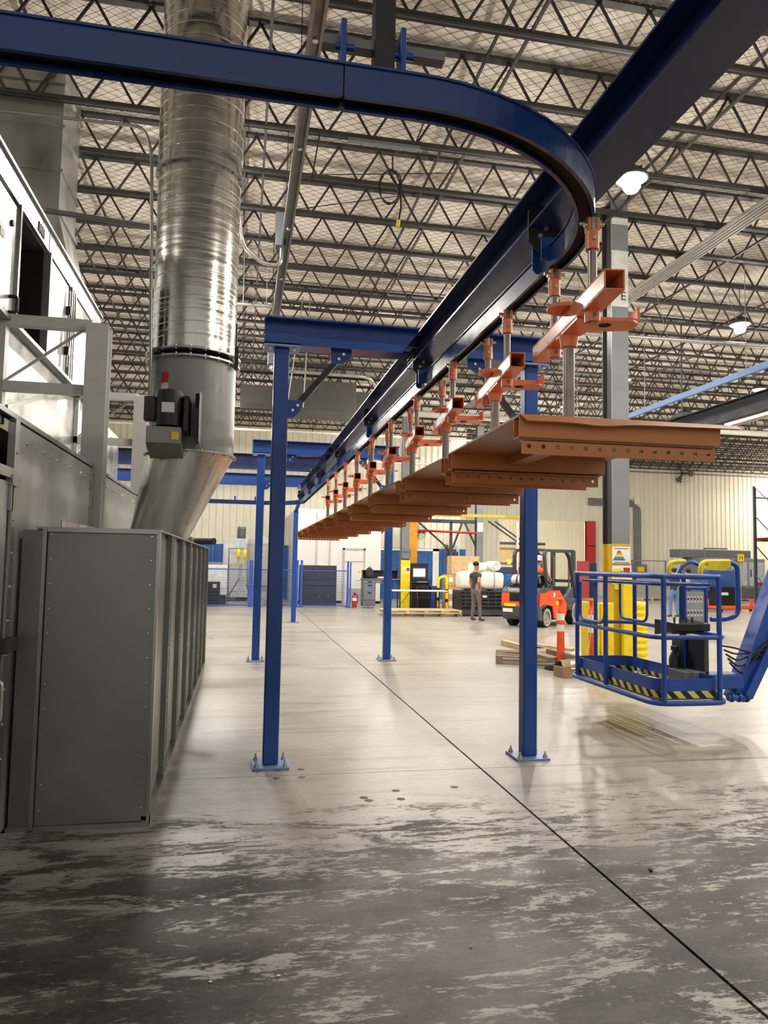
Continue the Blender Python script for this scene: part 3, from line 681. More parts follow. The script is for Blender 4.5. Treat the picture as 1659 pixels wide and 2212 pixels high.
# --- oven / air unit above
UX = -2.2
t = thing('oven_unit', 'bright metal oven housing up left with an open black doorway', 'oven', (-3.3, 8.2, 3.88))
MB().box(-4.4, -3.3, 4.0, 11.45, 3.9, 5.28).part('rear_body', alum, t)
MB().box(-3.3, UX - .04, 4.0, 7.36, 3.9, 5.28).part('body', alum, t)
MB().box(-3.3, UX - .04, 8.44, 11.45, 3.9, 5.28).part('body', alum, t)
MB().box(-3.29, UX - .04, 7.36, 8.44, 5.05, 5.28).part('lintel', alum, t)
MB().box(-3.29, UX - .04, 7.36, 8.44, 3.88, 3.95).part('door_sill', alum, t)
MB().box(-3.3, -3.28, 7.36, 8.44, 3.9, 5.1).box(-3.3, UX - .05, 7.361, 7.37, 3.95, 5.05).box(-3.3, UX - .05, 8.43, 8.439, 3.95, 5.05).part('dark_interior', blackslot, t)
for a, b, z0, z1 in ((4.0, 7.33, 3.9, 5.0), (4.0, 8.44, 5.06, 5.3), (8.47, 9.42, 3.92, 5.02), (8.47, 11.45, 5.06, 5.3), (9.72, 11.42, 3.9, 5.02)):
    p = MB().box(UX - .04, UX, a, b, z0, z1).part('face_panel', alum if a < 9.7 else foil, t, bevel=.004)
    n = max(2, int((b - a) / .22))
    screws([(UX, a + .06 + (b - a - .12) * k / n, z) for k in range(n + 1) for z in (z0 + .04, z1 - .04)], (1, 0, 0), .008, dgrey, p, h=.004)
for y in (7.345, 8.455, 9.5, 9.6, 9.7): MB().box(UX - .04, UX + .03, y - .02, y + .02, 3.9, 5.05).part('jamb', galv, t)
MB().box(UX - .03, UX + .04, 4.0, 11.47, 3.86, 3.9).part('sill_angle', galv, t)
MB().box(UX - .03, UX + .03, 4.0, 11.47, 5.3, 5.33).part('top_angle', galv, t)
MB().pipe(rounded([(UX, 7.2, 4.1), (UX + .07, 7.2, 4.1), (UX + .07, 7.2, 3.95), (UX, 7.2, 3.95)], .03), .018).part('handle', black, t)
for z in (4.65, 4.15): MB().box(UX, UX + .05, 9.33, 9.37, z, z + .1).part('latch', black, t)
MB().tube((UX + .03, 9.35, 4.0), (UX + .03, 9.35, 4.95), .01).part('latch_rod', galv, t)
for k in range(4): MB().box(UX, UX + .012, 8.0 + .06 * k, 8.03 + .06 * k, 5.1, 5.2).part('vent_slot', dgrey, t)
MB().tube((UX, 7.15, 4.78), (UX + .02, 7.15, 4.78), .03).part('peep_hole', black, t)
MB().box(UX, UX + .004, 6.85, 6.95, 4.55, 4.62).part('plate', mat('nameplate', '#6d6a66', .5), t)
# square stack on the oven
t = thing('square_stack', 'large rectangular galvanised duct rising from the oven to the roof', 'duct', (-3.1, 10.45, 5.33))
sx0, sx1, sy0, sy1 = -3.75, -2.5, 9.95, 10.9
MB().box(sx0, sx1, sy0, sy1, 6.18, 8.3).part('duct_shaft', galv, t)
b = MB(); A = [(sx0, sy0, 6.18), (sx1, sy0, 6.18), (sx1, sy1, 6.18), (sx0, sy1, 6.18)]; B = [(sx0, sy0 + .1, 5.33), (sx1 + .16, sy0 + .35, 5.33), (sx1 + .16, sy1 + .3, 5.33), (sx0, sy1 + .3, 5.33)]
b.add(A + B, [(i, (i + 1) % 4, (i + 1) % 4 + 4, i + 4) for i in range(4)]); b.part('transition', galv, t)
for z in (5.33, 5.75, 6.18, 6.75, 7.35, 7.95): MB().box(sx0 - .03, sx1 + .03, sy0 - .03, sy1 + .03, z, z + .035).part('flange', galv, t)
# --- round exhaust duct
DX, DY, DR = -.585, 8.2, .45
t = thing('round_duct', 'big round spiral seam duct rising from the cabinet to the roof', 'duct', (DX, DY, BZ))
MB().tube((DX, DY, 5.95), (DX, DY, 8.32), DR + .012, n=56, caps=False).part('upper_duct', spiral, t)
MB().tube((DX, DY, 3.92), (DX, DY, 5.97), DR, n=56, caps=False).part('lower_duct', spiral, t)
for z0, z1, r in ((3.95, 5.9, DR), (6.02, 8.3, DR + .012)):
    pts = []; z = z0; a = 0
    while z < z1: pts.append((DX + (r + .001) * math.cos(a), DY + (r + .001) * math.sin(a), z)); a += 2 * PI / 40; z += .137 / 40
    MB().pipe(pts, .0035, n=6).part('spiral_seam', spiral, t)
for z, r in ((5.93, DR + .035), (3.88, DR + .06), (3.8, DR + .055), (2.8, DR + .045)):
    fl_ = MB().lathe([(r - .07, 0), (r, 0), (r, .02), (r - .07, .02)], c=(DX, DY, z), n=48, smooth=False).part('flange_ring', galv, t)
    screws([(DX + (r - .025) * math.cos(q * PI / 10), DY + (r - .025) * math.sin(q * PI / 10), z - .012) for q in range(20)], (0, 0, 1), .011, bright, fl_, 'flange_bolts', h=.05)
hs = MB().lathe([(DR + .012, 2.81), (DR + .012, 3.82)], c=(DX, DY, 0), n=56).part('fan_housing', greyp, t)
# oblique transition to the cabinet
b = MB(); n = 48; top = []; bot = []
for i in range(n):
    a = 2 * PI * i / n; top.append((DX + (DR + .01) * math.cos(a), DY + (DR + .01) * math.sin(a), 2.8))
    c, s_ = math.cos(a), math.sin(a); k = (abs(c) ** 5 + abs(s_) ** 5) ** (-1 / 5)
    bot.append((-.89 + .29 * c * k, DY + .32 * s_ * k, BZ))
mid = [tuple(x * .5 + y * .5 for x, y in zip(p, q)) for p, q in zip(top, bot)]
b.add(top + mid + bot, [(j * n + i, j * n + (i + 1) % n, (j + 1) * n + (i + 1) % n, (j + 1) * n + i) for j in range(2) for i in range(n)], True)
b.part('cone', mat('cone_steel', '#b9b7b0', .3, .92, var=.07, scale=4, stretch=(4, 4, .2), rvar=.06), t)
screws([tuple(x * (1 - q) + y * q for x, y in zip((-.67, DY - .452, 2.78), (-.9, DY - .31, BZ + .03))) for q in [k / 12 for k in range(1, 12)]], (.2, -1, .2), .008, bright, t, 'cone_rivets', h=.01)
# drive motor
mp = PY(366, 886, 7.52)
mt = MB().tube(mp + V((0, 0, -.17)), mp + V((0, 0, .17)), .14, n=28).part('motor', black, t)
MB().tube(mp + V((0, 0, .17)), mp + V((0, 0, .19)), .12, n=28).part('motor_cap', black, mt)
MB().box(mp.x - .24, mp.x - .13, mp.y - .06, mp.y + .06, mp.z - .12, mp.z + .12).part('terminal_box', black, mt, bevel=.01)
MB().box(mp.x - .06, mp.x + .06, mp.y - .148, mp.y - .13, mp.z - .05, mp.z + .05).part('nameplate', mat('label_silver', '#cfcfca', .4, .3), mt)
br = MB().box(mp.x - .2, mp.x + .13, 7.38, 7.78, mp.z - .36, mp.z - .19).part('motor_bracket', greyp, t, bevel=.01)
MB().prism([(7.38, mp.z - .36), (7.78, mp.z - .36), (7.78, mp.z - .46)], mp.x - .2, mp.x + .13, 'x').part('bracket_gusset', greyp, br)
MB().box(mp.x + .14, mp.x + .2, 7.44, 7.74, mp.z - .22, mp.z + .14).part('belt_housing', black, t, bevel=.01)
MB().prism([(7.36, mp.z - .3), (7.72, mp.z - .3), (7.76, mp.z - .1), (7.72, mp.z + .16), (7.4, mp.z + .16), (7.32, mp.z)], mp.x + .26, mp.x + .29, 'x').part('belt_guard', black, t)
MB().prism([(7.33, mp.z - .33), (7.7, mp.z - .33), (7.74, mp.z - .1), (7.7, mp.z + .2), (7.36, mp.z + .18), (7.29, mp.z)], mp.x + .3, mp.x + .305, 'x').part('guard_plate', greyp, t)
MB().box(mp.x + .04, mp.x + .11, 7.372, 7.38, mp.z - .32, mp.z - .24).part('caution_label', ylworn, br)
for k, (dz, hh_, mm) in enumerate(((.34, .12, red), (.26, .09, white), (.1, .14, white))):
    a = 4.02
    MB().lathe([(DR + .014, mp.z + dz), (DR + .014, mp.z + dz + hh_)], c=(DX, DY, 0), n=6, a0=a, a1=a + .2).part('warning_label', mm, hs)
# conduit down the duct
MB().pipe(rounded([PY(0, 240, 7.85), PY(312, 274, 7.85), PY(328, 330, 7.85), PY(326, 780, 7.85), PY(322, 868, 7.7)], .12), .018).top('electric_conduit', conduit, 'bent steel conduit dropping down the left side of the round duct', 'conduit')
MB().tube(PY(512, 700, 8.0), PY(508, 800, 8.0), .01).box(-.14, -.1, 7.95, 8.0, 3.75, 4.0).top('damper_lever', black, 'small black lever on the right side of the round duct', 'lever')
MB().tube(PY(100, 455, 9.4), PY(340, 492, 9.4), .035).top('sprinkler_branch', mat('pipe_dull', '#6f6e68', .5, .4), 'dull steel pipe crossing between oven stack and round duct', 'pipe')
# ================================================================== RIGHT FOREGROUND AND MIDDLE
# --- building column E
t = thing('building_column', 'grey building column lettered E with yellow base, right of the conveyor', 'column', (6.44, 11.75, 0))
cy = 11.6; hx0, hx1 = 6.28, 6.6
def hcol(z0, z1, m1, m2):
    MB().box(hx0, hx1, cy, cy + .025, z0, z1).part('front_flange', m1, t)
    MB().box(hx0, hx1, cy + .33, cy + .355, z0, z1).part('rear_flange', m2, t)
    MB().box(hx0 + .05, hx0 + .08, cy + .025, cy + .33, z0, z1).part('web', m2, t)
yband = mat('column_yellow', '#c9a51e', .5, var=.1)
hcol(0, 2.09, yband, yband); hcol(2.09, ROOF - .1, colgrey, coldark)  # upper web and rear flange coloured darker for the shaded recess
sg = white
z1_, z2_ = PY(1335, 478, cy).z, PY(1335, 470, cy).z
MB().box(hx0 + .002, hx1 - .002, cy - .003, cy, z1_ - .06, z2_ + .0).part('white_stripe', white, t)
MB().box(hx0 + .002, hx1 - .002, cy - .003, cy, PY(1335, 662, cy).z, PY(1335, 541, cy).z).part('white_field', mat('sign_white', '#d8d7d2', .5), t)
text('letter_E', 'E', .22, face_to(V((6.5, cy - .006, PY(1340, 640, cy).z)), (0, -1, 0)), coldark, t)
s1 = MB().box(6.27, 6.6, cy - .02, cy - .004, PY(1340, 1217, cy).z, PY(1340, 1181, cy).z).part('notice_board', white, t)
pz = PY(1340, 1200, cy).z
for k, mm in enumerate((red, mat('sign_orange', '#e8882a', .5), yellow, mat('sign_green', '#3f9a4f', .5), wblue)):
    z = pz + .08 - .034 * k; a = .02 + .02 * k; b_ = a + .02
    MB().add([(6.39 - a, cy - .022, z), (6.39 + a, cy - .022, z), (6.39 + b_, cy - .022, z - .03), (6.39 - b_, cy - .022, z - .03)], [(0, 1, 2, 3)]).part('pyramid_band', mm, s1)
MB().box(6.3, 6.57, cy - .023, cy - .02, pz - .125, pz - .115).box(6.3, 6.57, cy - .023, cy - .02, pz + .115, pz + .125).part('border_line', dgrey, s1)
s2 = MB().box(6.27, 6.62, cy - .02, cy - .004, PY(1340, 1262, cy).z, PY(1340, 1222, cy).z).part('notice_board', white, t)
MB().box(6.29, 6.42, cy - .024, cy - .02, 1.5, 1.66).part('caution_print', yellow, s2)
MB().box(6.47, 6.59, cy - .024, cy - .02, 1.54, 1.68).part('danger_print', red, s2)
MB().tube((6.44, cy - .024, 1.6), (6.44, cy - .02, 1.6), .022).part('black_dot', black, s2)
MB().box(6.3, 6.6, cy - .02, cy - .006, 1.3, 1.4).part('yellow_notice', yellow, s2)
# --- yellow column guards
t = thing('column_guard', 'yellow corrugated round plastic guard behind the lift basket', 'guard', (6.83, 11.95, 0))
pr = [(.001, 0)]
for k in range(9): z = .02 + k * .117; pr += [(.25, z), (.275, z + .03), (.275, z + .075), (.25, z + .105)]
pr += [(.24, 1.08), (.001, 1.08)]
MB().lathe(pr, c=(6.83, 11.95, 0), n=28).part('guard_shell', yellow, t)
t = thing('column_shield', 'flat yellow plastic shield standing left of column E', 'guard', (6.05, 11.75, 0))
b = MB()
for k in range(3): b.box(5.88 + .13 * k, 5.99 + .13 * k, 11.5, 11.58, 0, 1.08)
b.part('front_slats', yellow, t, bevel=.02); MB().box(5.86, 5.9, 11.52, 11.95, 0, 1.08).part('side_wall', yellow, t, bevel=.01)
t = thing('inner_shield', 'yellow plastic shield between column E and the round guard', 'guard', (6.55, 11.5, 0))
MB().box(6.4, 6.62, 11.45, 11.55, 0, 1.5).part('shield_plate', yellow, t, bevel=.015)
# --- delineator posts
def delineator(p, lb, tilt=0):
    t = thing('delineator_post', lb, 'delineator', p, group='orange delineator posts')
    MB().lathe([(.001, 0), (.26, 0), (.26, .03), (.12, .05), (.06, .055), (.001, .055)], n=20, smooth=False).part('rubber_base', rubber, t, world=False)
    b = MB().lathe([(.065, .05), (.065, .12), (.06, .85), (.055, .98), (.03, 1.02), (.03, 1.1), (.045, 1.12), (.045, 1.16), (.001, 1.165)], n=18).part('post', delor, t, world=False)
    for z in (.62, .8): MB().lathe([(.0635, z), (.0625, z + .11)], n=18).part('reflective_band', refl, b, world=False)
    t.rotation_euler = (0, tilt, 0)
delineator(G(1211, 1446), 'orange delineator post in the middle, behind the crushed box')
delineator(G(1283, 1450), 'orange delineator post nearest the yellow shield, rope tied to it', -.04)
delineator(G(1152, 1397), 'orange delineator post half hidden by the blue gantry column')
# --- small pallet with scrap wood
pp = G(1150, 1432); t = thing('wood_pallet', 'weathered small wooden pallet under loose boards', 'pallet', (pp.x, pp.y + .2, 0), -.35)
for k in range(5): MB().box(-.55, .55, -.5 + .22 * k, -.38 + .22 * k, .115, .135).part('deck_board', woodg, t, world=False)
for y in (-.48, 0, .48):
    MB().box(-.55, .55, y - .05, y + .05, 0, .018).part('bottom_board', woodg, t, world=False)
    for x in (-.5, 0, .5): MB().box(x - .06, x + .06, y - .05, y + .05, .018, .115).part('block', woodg, t, world=False)
def plank(a, b, wd, th, m, lb):
    MB().bar(a, b, wd, th).top('wood_plank', m, lb, 'plank', 'loose planks on the small pallet')
plank(G(1085, 1388, .3), G(1140, 1402, .22), .14, .1, wood, 'pale plank sticking up at the left end of the pallet')
plank(G(1150, 1392, .2), G(1238, 1404, .17), .12, .05, wood, 'long pale plank lying at the back of the pallet')
plank(G(1140, 1408, .24), G(1197, 1424, .17), .22, .06, woodg, 'wide weathered plank in the middle of the pallet')
plank(G(1185, 1409, .22), G(1262, 1429, .21), .1, .12, woodg, 'grey timber leaning right of the orange post')
t = thing('cardboard_box', 'crushed brown cardboard box with torn flaps before the orange post', 'box', G(1232, 1462), .15)
MB().box(-.2, .2, -.1, .16, 0, .16).part('carton', cardd, t, world=False, bevel=.01)
MB().add([(-.2, -.1, .16), (.2, -.1, .16), (.16, -.02, .28), (-.18, -.02, .25), (-.2, .16, .16), (.2, .16, .16), (.15, .1, .26), (-.18, .08, .24)], [(0, 1, 2, 3), (4, 5, 6, 7), (2, 3, 7, 6)]).part('crushed_top', cardd, t, world=False)
MB().add([(-.05, -.11, .13), (.18, -.11, .14), (.16, -.05, .24), (-.04, -.05, .25)], [(0, 1, 2, 3)]).part('paper_label', refl, t, world=False)
dq = G(1283, 1450); MB().pipe([dq + V((-.07, -.05, .98)), dq + V((-.1, -.08, .6)), dq + V((-.15, -.08, .15)), dq + V((-.3, -.1, .075)), dq + V((-.42, -.2, .012)), dq + V((-.5, -.05, .012))], .008, n=6).top('yellow_rope', mat('rope', '#c9b46a', .8), 'thin yellow rope hanging from the right delineator post', 'rope')
# --- lift basket
BL = dict(x0=4.06, x1=4.78, y0=6.62, y1=8.45, z=.34)
t = thing('lift_basket', 'blue boom lift basket with rails, hazard striped toe board and control console', 'lift', (4.42, 7.5, .34))
x0, x1, y0, y1 = BL['x0'], BL['x1'], BL['y0'], BL['y1']
def ring(z, e, r, nm, gap=None, m=bluep):
    c = [(x0 - e, y0 - e, z), (x1 + e, y0 - e, z), (x1 + e, y1 + e, z), (x0 - e, y1 + e, z)]
    pts = rounded([V(((x0 + x1) / 2, y0 - e, z))] + [V(c[i]) for i in (1, 2, 3, 0)] + [V(((x0 + x1) / 2, y0 - e, z))], .2, 6)
    MB().pipe(pts[:-1], r, n=10, closed=True).part(nm, m, t)
ring(.36, .05, .027, 'base_ring'); ring(1.0, .045, .023, 'mid_rail'); ring(1.6, .03, .026, 'top_rail'); ring(1.52, -.03, .016, 'inner_rail')
b = MB()
for k in range(25): b.box(x0, x1, y0 + (y1 - y0) * k / 24 - .012, y0 + (y1 - y0) * k / 24 + .012, .385, .397)
for k in range(11): b.box(x0 + (x1 - x0) * k / 10 - .012, x0 + (x1 - x0) * k / 10 + .012, y0, y1, .382, .394)
b.part('grating_floor', rodst, t, kind='stuff')
pts = rounded([(x0, (y0 + y1) / 2, 0), (x0, y0, 0), (x1, y0, 0), (x1, y1, 0), (x0, y1, 0), (x0, (y0 + y1) / 2, 0)], .16, 6)[:-1]
MB().pipe([p + V((0, 0, .42)) for p in pts], 0, closed=True, prof=[(-.004, 0), (.004, 0), (.004, .17), (-.004, .17)]).part('toe_board', bluep, t)
hz = bpy.data.materials.new('hazard_stripes'); hz.use_nodes = True; N = hz.node_tree.nodes; L = hz.node_tree.links
g = N.new('ShaderNodeNewGeometry'); sp = N.new('ShaderNodeSeparateXYZ'); L.new(g.outputs['Position'], sp.inputs[0])
def _m(op, a, b_):
    r = N.new('ShaderNodeMath'); r.operation = op
    for i, q in enumerate((a, b_)):
        if isinstance(q, (int, float)): r.inputs[i].default_value = q
        else: L.new(q, r.inputs[i])
    return r.outputs[0]
q = _m('FRACT', _m('MULTIPLY', _m('SUBTRACT', _m('SUBTRACT', sp.outputs['X'], sp.outputs['Y']), _m('MULTIPLY', sp.outputs['Z'], -1.0)), 6.5), 0)
mx = N.new('ShaderNodeMix'); mx.data_type = 'RGBA'; L.new(_m('GREATER_THAN', q, .5), mx.inputs[0]); mx.inputs[6].default_value = lin('#17171a'); mx.inputs[7].default_value = lin('#d8cf6a'); L.new(mx.outputs[2], N['Principled BSDF'].inputs['Base Color'])
MB().pipe([p + V((0, 0, .40)) for p in pts], 0, closed=True, prof=[(-.009, 0), (.007, 0), (.007, .07), (-.009, .07)]).part('hazard_band', hz, t)
for x, y in ((x0, y1 - .15), (x0, y1 - .85), (x0 + .05, y0), (x1 - .06, y0), (x1, y0 + .7), (x1, y1 - .1), (x0 + .3, y1)):
    ox_ = -.035 if x <= x0 + .01 else (.035 if x >= x1 - .01 else 0); oy_ = -.035 if y <= y0 + .01 else (.035 if y >= y1 - .01 else 0)
    MB().tube((x + ox_, y + oy_, .36), (x + ox_, y + oy_, 1.6), .025, n=12).part('upright', bluep, t)
MB().pipe(rounded([(x0 - .02, y1 - .2, 1.5), (x0 - .02, y1 - .2, 1.05), (x0 - .02, y1 - .8, 1.05), (x0 - .02, y1 - .8, 1.5)], .12), .017).part('gate_loop', bluep, t)
MB().pipe(rounded([(x0 + .1, y0 + .35, 1.5), (x0 + .1, y0 + .35, 1.12), (x0 + .1, y0 + .9, 1.12), (x0 + .1, y0 + .9, 1.5)], .1), .014).part('gate_loop', bluep, t)
# overhead guard arches on the console side
YA = 7.6
def pyl(pts, Y): return [PY(a, b_, Y) for a, b_ in pts]
MB().pipe(rounded(pyl([(1445, 1252), (1445, 1214), (1480, 1213)], YA), .08), .026).part('padded_guard', ylworn, t)
MB().pipe(rounded(pyl([(1467, 1250), (1470, 1224), (1492, 1212), (1512, 1222)], YA + .2), .08), .025).part('guard_arch', bluep, t)
MB().pipe(rounded(pyl([(1513, 1250), (1514, 1214), (1575, 1214)], YA), .08), .03).part('padded_guard', ylworn, t)
MB().prism([(p.x, p.z) for p in pyl([(1530, 1212), (1576, 1212), (1574, 1226), (1560, 1232), (1522, 1230)], YA)], YA - .03, YA + .03).part('guard_pad', ylworn, t, bevel=.01)
MB().pipe(rounded(pyl([(1574, 1214), (1592, 1222), (1595, 1330), (1565, 1339), (1536, 1338)], YA), .14), .028).part('guard_arch', bluep, t)
# console, placard
YC = 7.35
p0, p1 = PY(1474, 1278, YC), PY(1522, 1352, YC)
MB().box(p0.x, p1.x, YC, YC + .02, p1.z, p0.z).part('instruction_placard', mat('placard', '#a7a8a6', .4, .3), t)
pl = t.children[-1]
for r_ in range(2):
    for k in range(6):
        xx = p0.x + .018 + k * (p1.x - p0.x - .03) / 6; zz = p0.z - .05 - r_ * .15
        MB().box(xx, xx + .026, YC - .003, YC, zz - .07, zz).part('decal', white, pl)
        MB().box(xx + .004, xx + .02, YC - .005, YC - .003, zz - .045, zz - .015).part('decal_print', red if r_ == 0 and k > 3 else dgrey, pl)
MB().tube((p0.x - .02, YC, .9), (p0.x - .02, YC, p0.z + .05), .02).tube((p1.x + .02, YC, .5), (p1.x + .02, YC, p0.z + .05), .02).tube((p0.x - .02, YC, p0.z + .04), (p1.x + .02, YC, p0.z + .04), .02).part('placard_frame', bluep, t)
c0, c1 = PY(1448, 1342, YC - .3), PY(1524, 1376, YC - .3)
MB().prism([(YC - .38, c1.z + .07), (YC - .38, c0.z - .02), (YC - .1, c0.z), (YC, c0.z), (YC, c1.z)], c0.x, c1.x, 'x').part('control_console', black, t, bevel=.01)
cc_ = t.children[-1]
for k in range(4): MB().tube((c0.x + .06 + .07 * k, YC - .28, c0.z - .02), (c0.x + .06 + .07 * k, YC - .28, c0.z + .04), .012).part('joystick', dgrey, cc_)
q0, q1 = PY(1471, 1378, YC), PY(1505, 1455, YC)
MB().box(q0.x, q1.x, YC, YC + .18, q1.z, q0.z).part('pedestal', dgrey, t, bevel=.008)
MB().box(q0.x + .02, q0.x + .08, YC - .004, YC, q0.z - .17, q0.z - .07).part('pedestal_label', white, t)
q2 = PY(1524, 1455, YC); b = MB()
for k in range(7): b.box(q1.x + .01, q2.x, YC, YC + .006, q1.z + .02 + .045 * k, q1.z + .026 + .045 * k)
for k in range(4): b.box(q1.x + .01 + k * .024, q1.x + .016 + k * .024, YC, YC + .006, q1.z + .02, q1.z + .3)
b.part('console_mesh', bright, t, kind='stuff')
u0, u1 = PY(1472, 1450, YC - .3), PY(1527, 1480, YC - .3)
MB().box(u0.x, u1.x, YC - .35, YC - .05, u1.z, u0.z).part('foot_box', mgrey, t, bevel=.008)
ex = PY(1456, 1410, YC); e = thing('fire_extinguisher', 'red fire extinguisher strapped to the console in the lift basket', 'extinguisher', (ex.x, YC, .4))
MB().lathe([(.001, 0), (.05, 0), (.055, .02), (.055, .1)], n=16).part('cylinder_foot', mat('dark_red', '#7a2020', .4), e, world=False)
MB().lathe([(.055, .1), (.055, .3), (.03, .36), (.02, .38), (.001, .38)], n=16).part('cylinder', dgrey, e, world=False)
MB().box(-.02, .02, -.06, .03, .38, .43).part('valve_handle', black, e, world=False)
MB().pipe([(.02, 0, .4), (.07, 0, .36), (.065, 0, .12)], .01).part('hose', black, e, world=False)
MB().tube(G(1372, 1458, .43), G(1451, 1475, .43), .022).top('steel_pipe', galv, 'bright steel pipe lying on the basket floor', 'pipe')
MB().tube(G(1330, 1449, .43), G(1350, 1456, .43), .03).top('rag_roll', refl, 'pale rolled rag at the left end of the basket floor', 'rag')
cb_ = [G(1375, 1452, .45)]
for k in range(16): a = k * .8; cb_.append(G(1395 + 28 * math.cos(a) + k, 1452 + 7 * math.sin(a), .42 + .02 * (k % 3)))
MB().pipe(cb_, .006, n=6).top('white_cable', refl, 'loose white cable curled on the basket floor', 'cable')
# boom
t = thing('lift_boom', 'heavy blue boom arms holding the basket at the right edge', 'boom', (5.2, 7.2, .34))
YB = 7.2; a0, a1 = PY(1588, 1500, YB), PY(1648, 1330, YB); dr = (a1 - a0).normalized()
MB().bar(a0 - dr * .05, a0 + dr * 3.2, .14, .19, up=(0, 1, 0)).part('upper_arm', bluep, t, bevel=.01)
MB().bar(a0 + dr * .2 + V((-.1, -.1, 0)), a0 + dr * 3.2 + V((-.1, -.1, 0)), .03, .1, up=(0, 1, 0)).part('arm_web', bluep, t)
b0, b1 = PY(1612, 1505, YB - .1), PY(1659, 1405, YB - .1); d2 = (b1 - b0).normalized()
MB().bar(b0, b0 + d2 * 3.0, .1, .1, up=(0, 1, 0)).part('lower_arm', bluep, t, bevel=.01)
MB().tube(PY(1572, 1507, YB - .1), PY(1618, 1507, YB - .1), .035).part('pivot_tube', bluep, t)
for x in (1580, 1596, 1612): MB().tube(PY(x, 1507, YB - .1) - V((.012, 0, 0)), PY(x, 1507, YB - .1) + V((.012, 0, 0)), .05).part('pivot_collar', bluep, t)
MB().box(x1 + .04, a0.x, 7.05, 7.3, .4, .56).part('mount_bracket', bluep, t, bevel=.02)
MB().box(x1 + .05, x1 + .12, 7.0, 7.35, .5, .95).part('rotator', dgrey, t, bevel=.02)
for k in range(5):
    s_ = PY(1560 + 4 * k, 1395 + 9 * k, YB - .12); e_ = a0 + dr * (.7 + .12 * k) + V((.12, -.12, 0))
    MB().pipe(rounded([s_, s_ + V((.14, 0, -.02 - .03 * k)), e_ + V((-.02, 0, -.25)), e_], .15), .011, n=6).part('hydraulic_hose', black, t)
for k in range(3): MB().tube(PY(1640, 1390 + 20 * k, YB - .05), PY(1659, 1380 + 20 * k, YB - .05), .05).part('cylinder_end', dgrey, t)
MB().tube(PY(1600, 1500, YB), PY(1640, 1380, YB), .03).part('slave_cylinder', black, t)
# ================================================================== PEOPLE
def person(name, label, loc, rz, J, mats, group=None):
    """J: joint -> (pos, radius, parent, material index of the bone ending there)"""
    names = list(J); idx = {n: i for i, n in enumerate(names)}
    me = bpy.data.meshes.new(name); me.from_pydata([J[n][0] for n in names], [(idx[J[n][2]], idx[n]) for n in names if J[n][2]], [])
    o = bpy.data.objects.new(name, me); COL.objects.link(o)
    o.modifiers.new('skin', 'SKIN').use_smooth_shade = True
    for i, n in enumerate(names):
        sv = me.skin_vertices[0].data[i]; r = J[n][1]; sv.radius = (r, r) if not isinstance(r, tuple) else r; sv.use_root = (J[n][2] is None)
    sd = o.modifiers.new('sub', 'SUBSURF'); sd.levels = 2; sd.render_levels = 2
    dg = bpy.context.evaluated_depsgraph_get(); fin = bpy.data.meshes.new_from_object(o.evaluated_get(dg))
    bpy.data.objects.remove(o); fin.materials.clear()
    for m in mats: fin.materials.append(m)
    bones = [(V(J[J[n][2]][0]), V(J[n][0]), J[n][3]) for n in names if J[n][2]]
    for p in fin.polygons:
        c = p.center; best = None
        for a, b_, k in bones:
            ab = b_ - a; t_ = max(0, min(1, (c - a).dot(ab) / max(1e-9, ab.length_squared))); dd = (c - (a + ab * t_)).length
            if best is None or dd < best[0]: best = (dd, k)
        p.material_index = best[1]; p.use_smooth = True
    fin.name = 'body'
    t = thing(name, label, 'person', loc, rz, group)
    b = bpy.data.objects.new('body', fin); COL.objects.link(b); b.parent = t
    return t
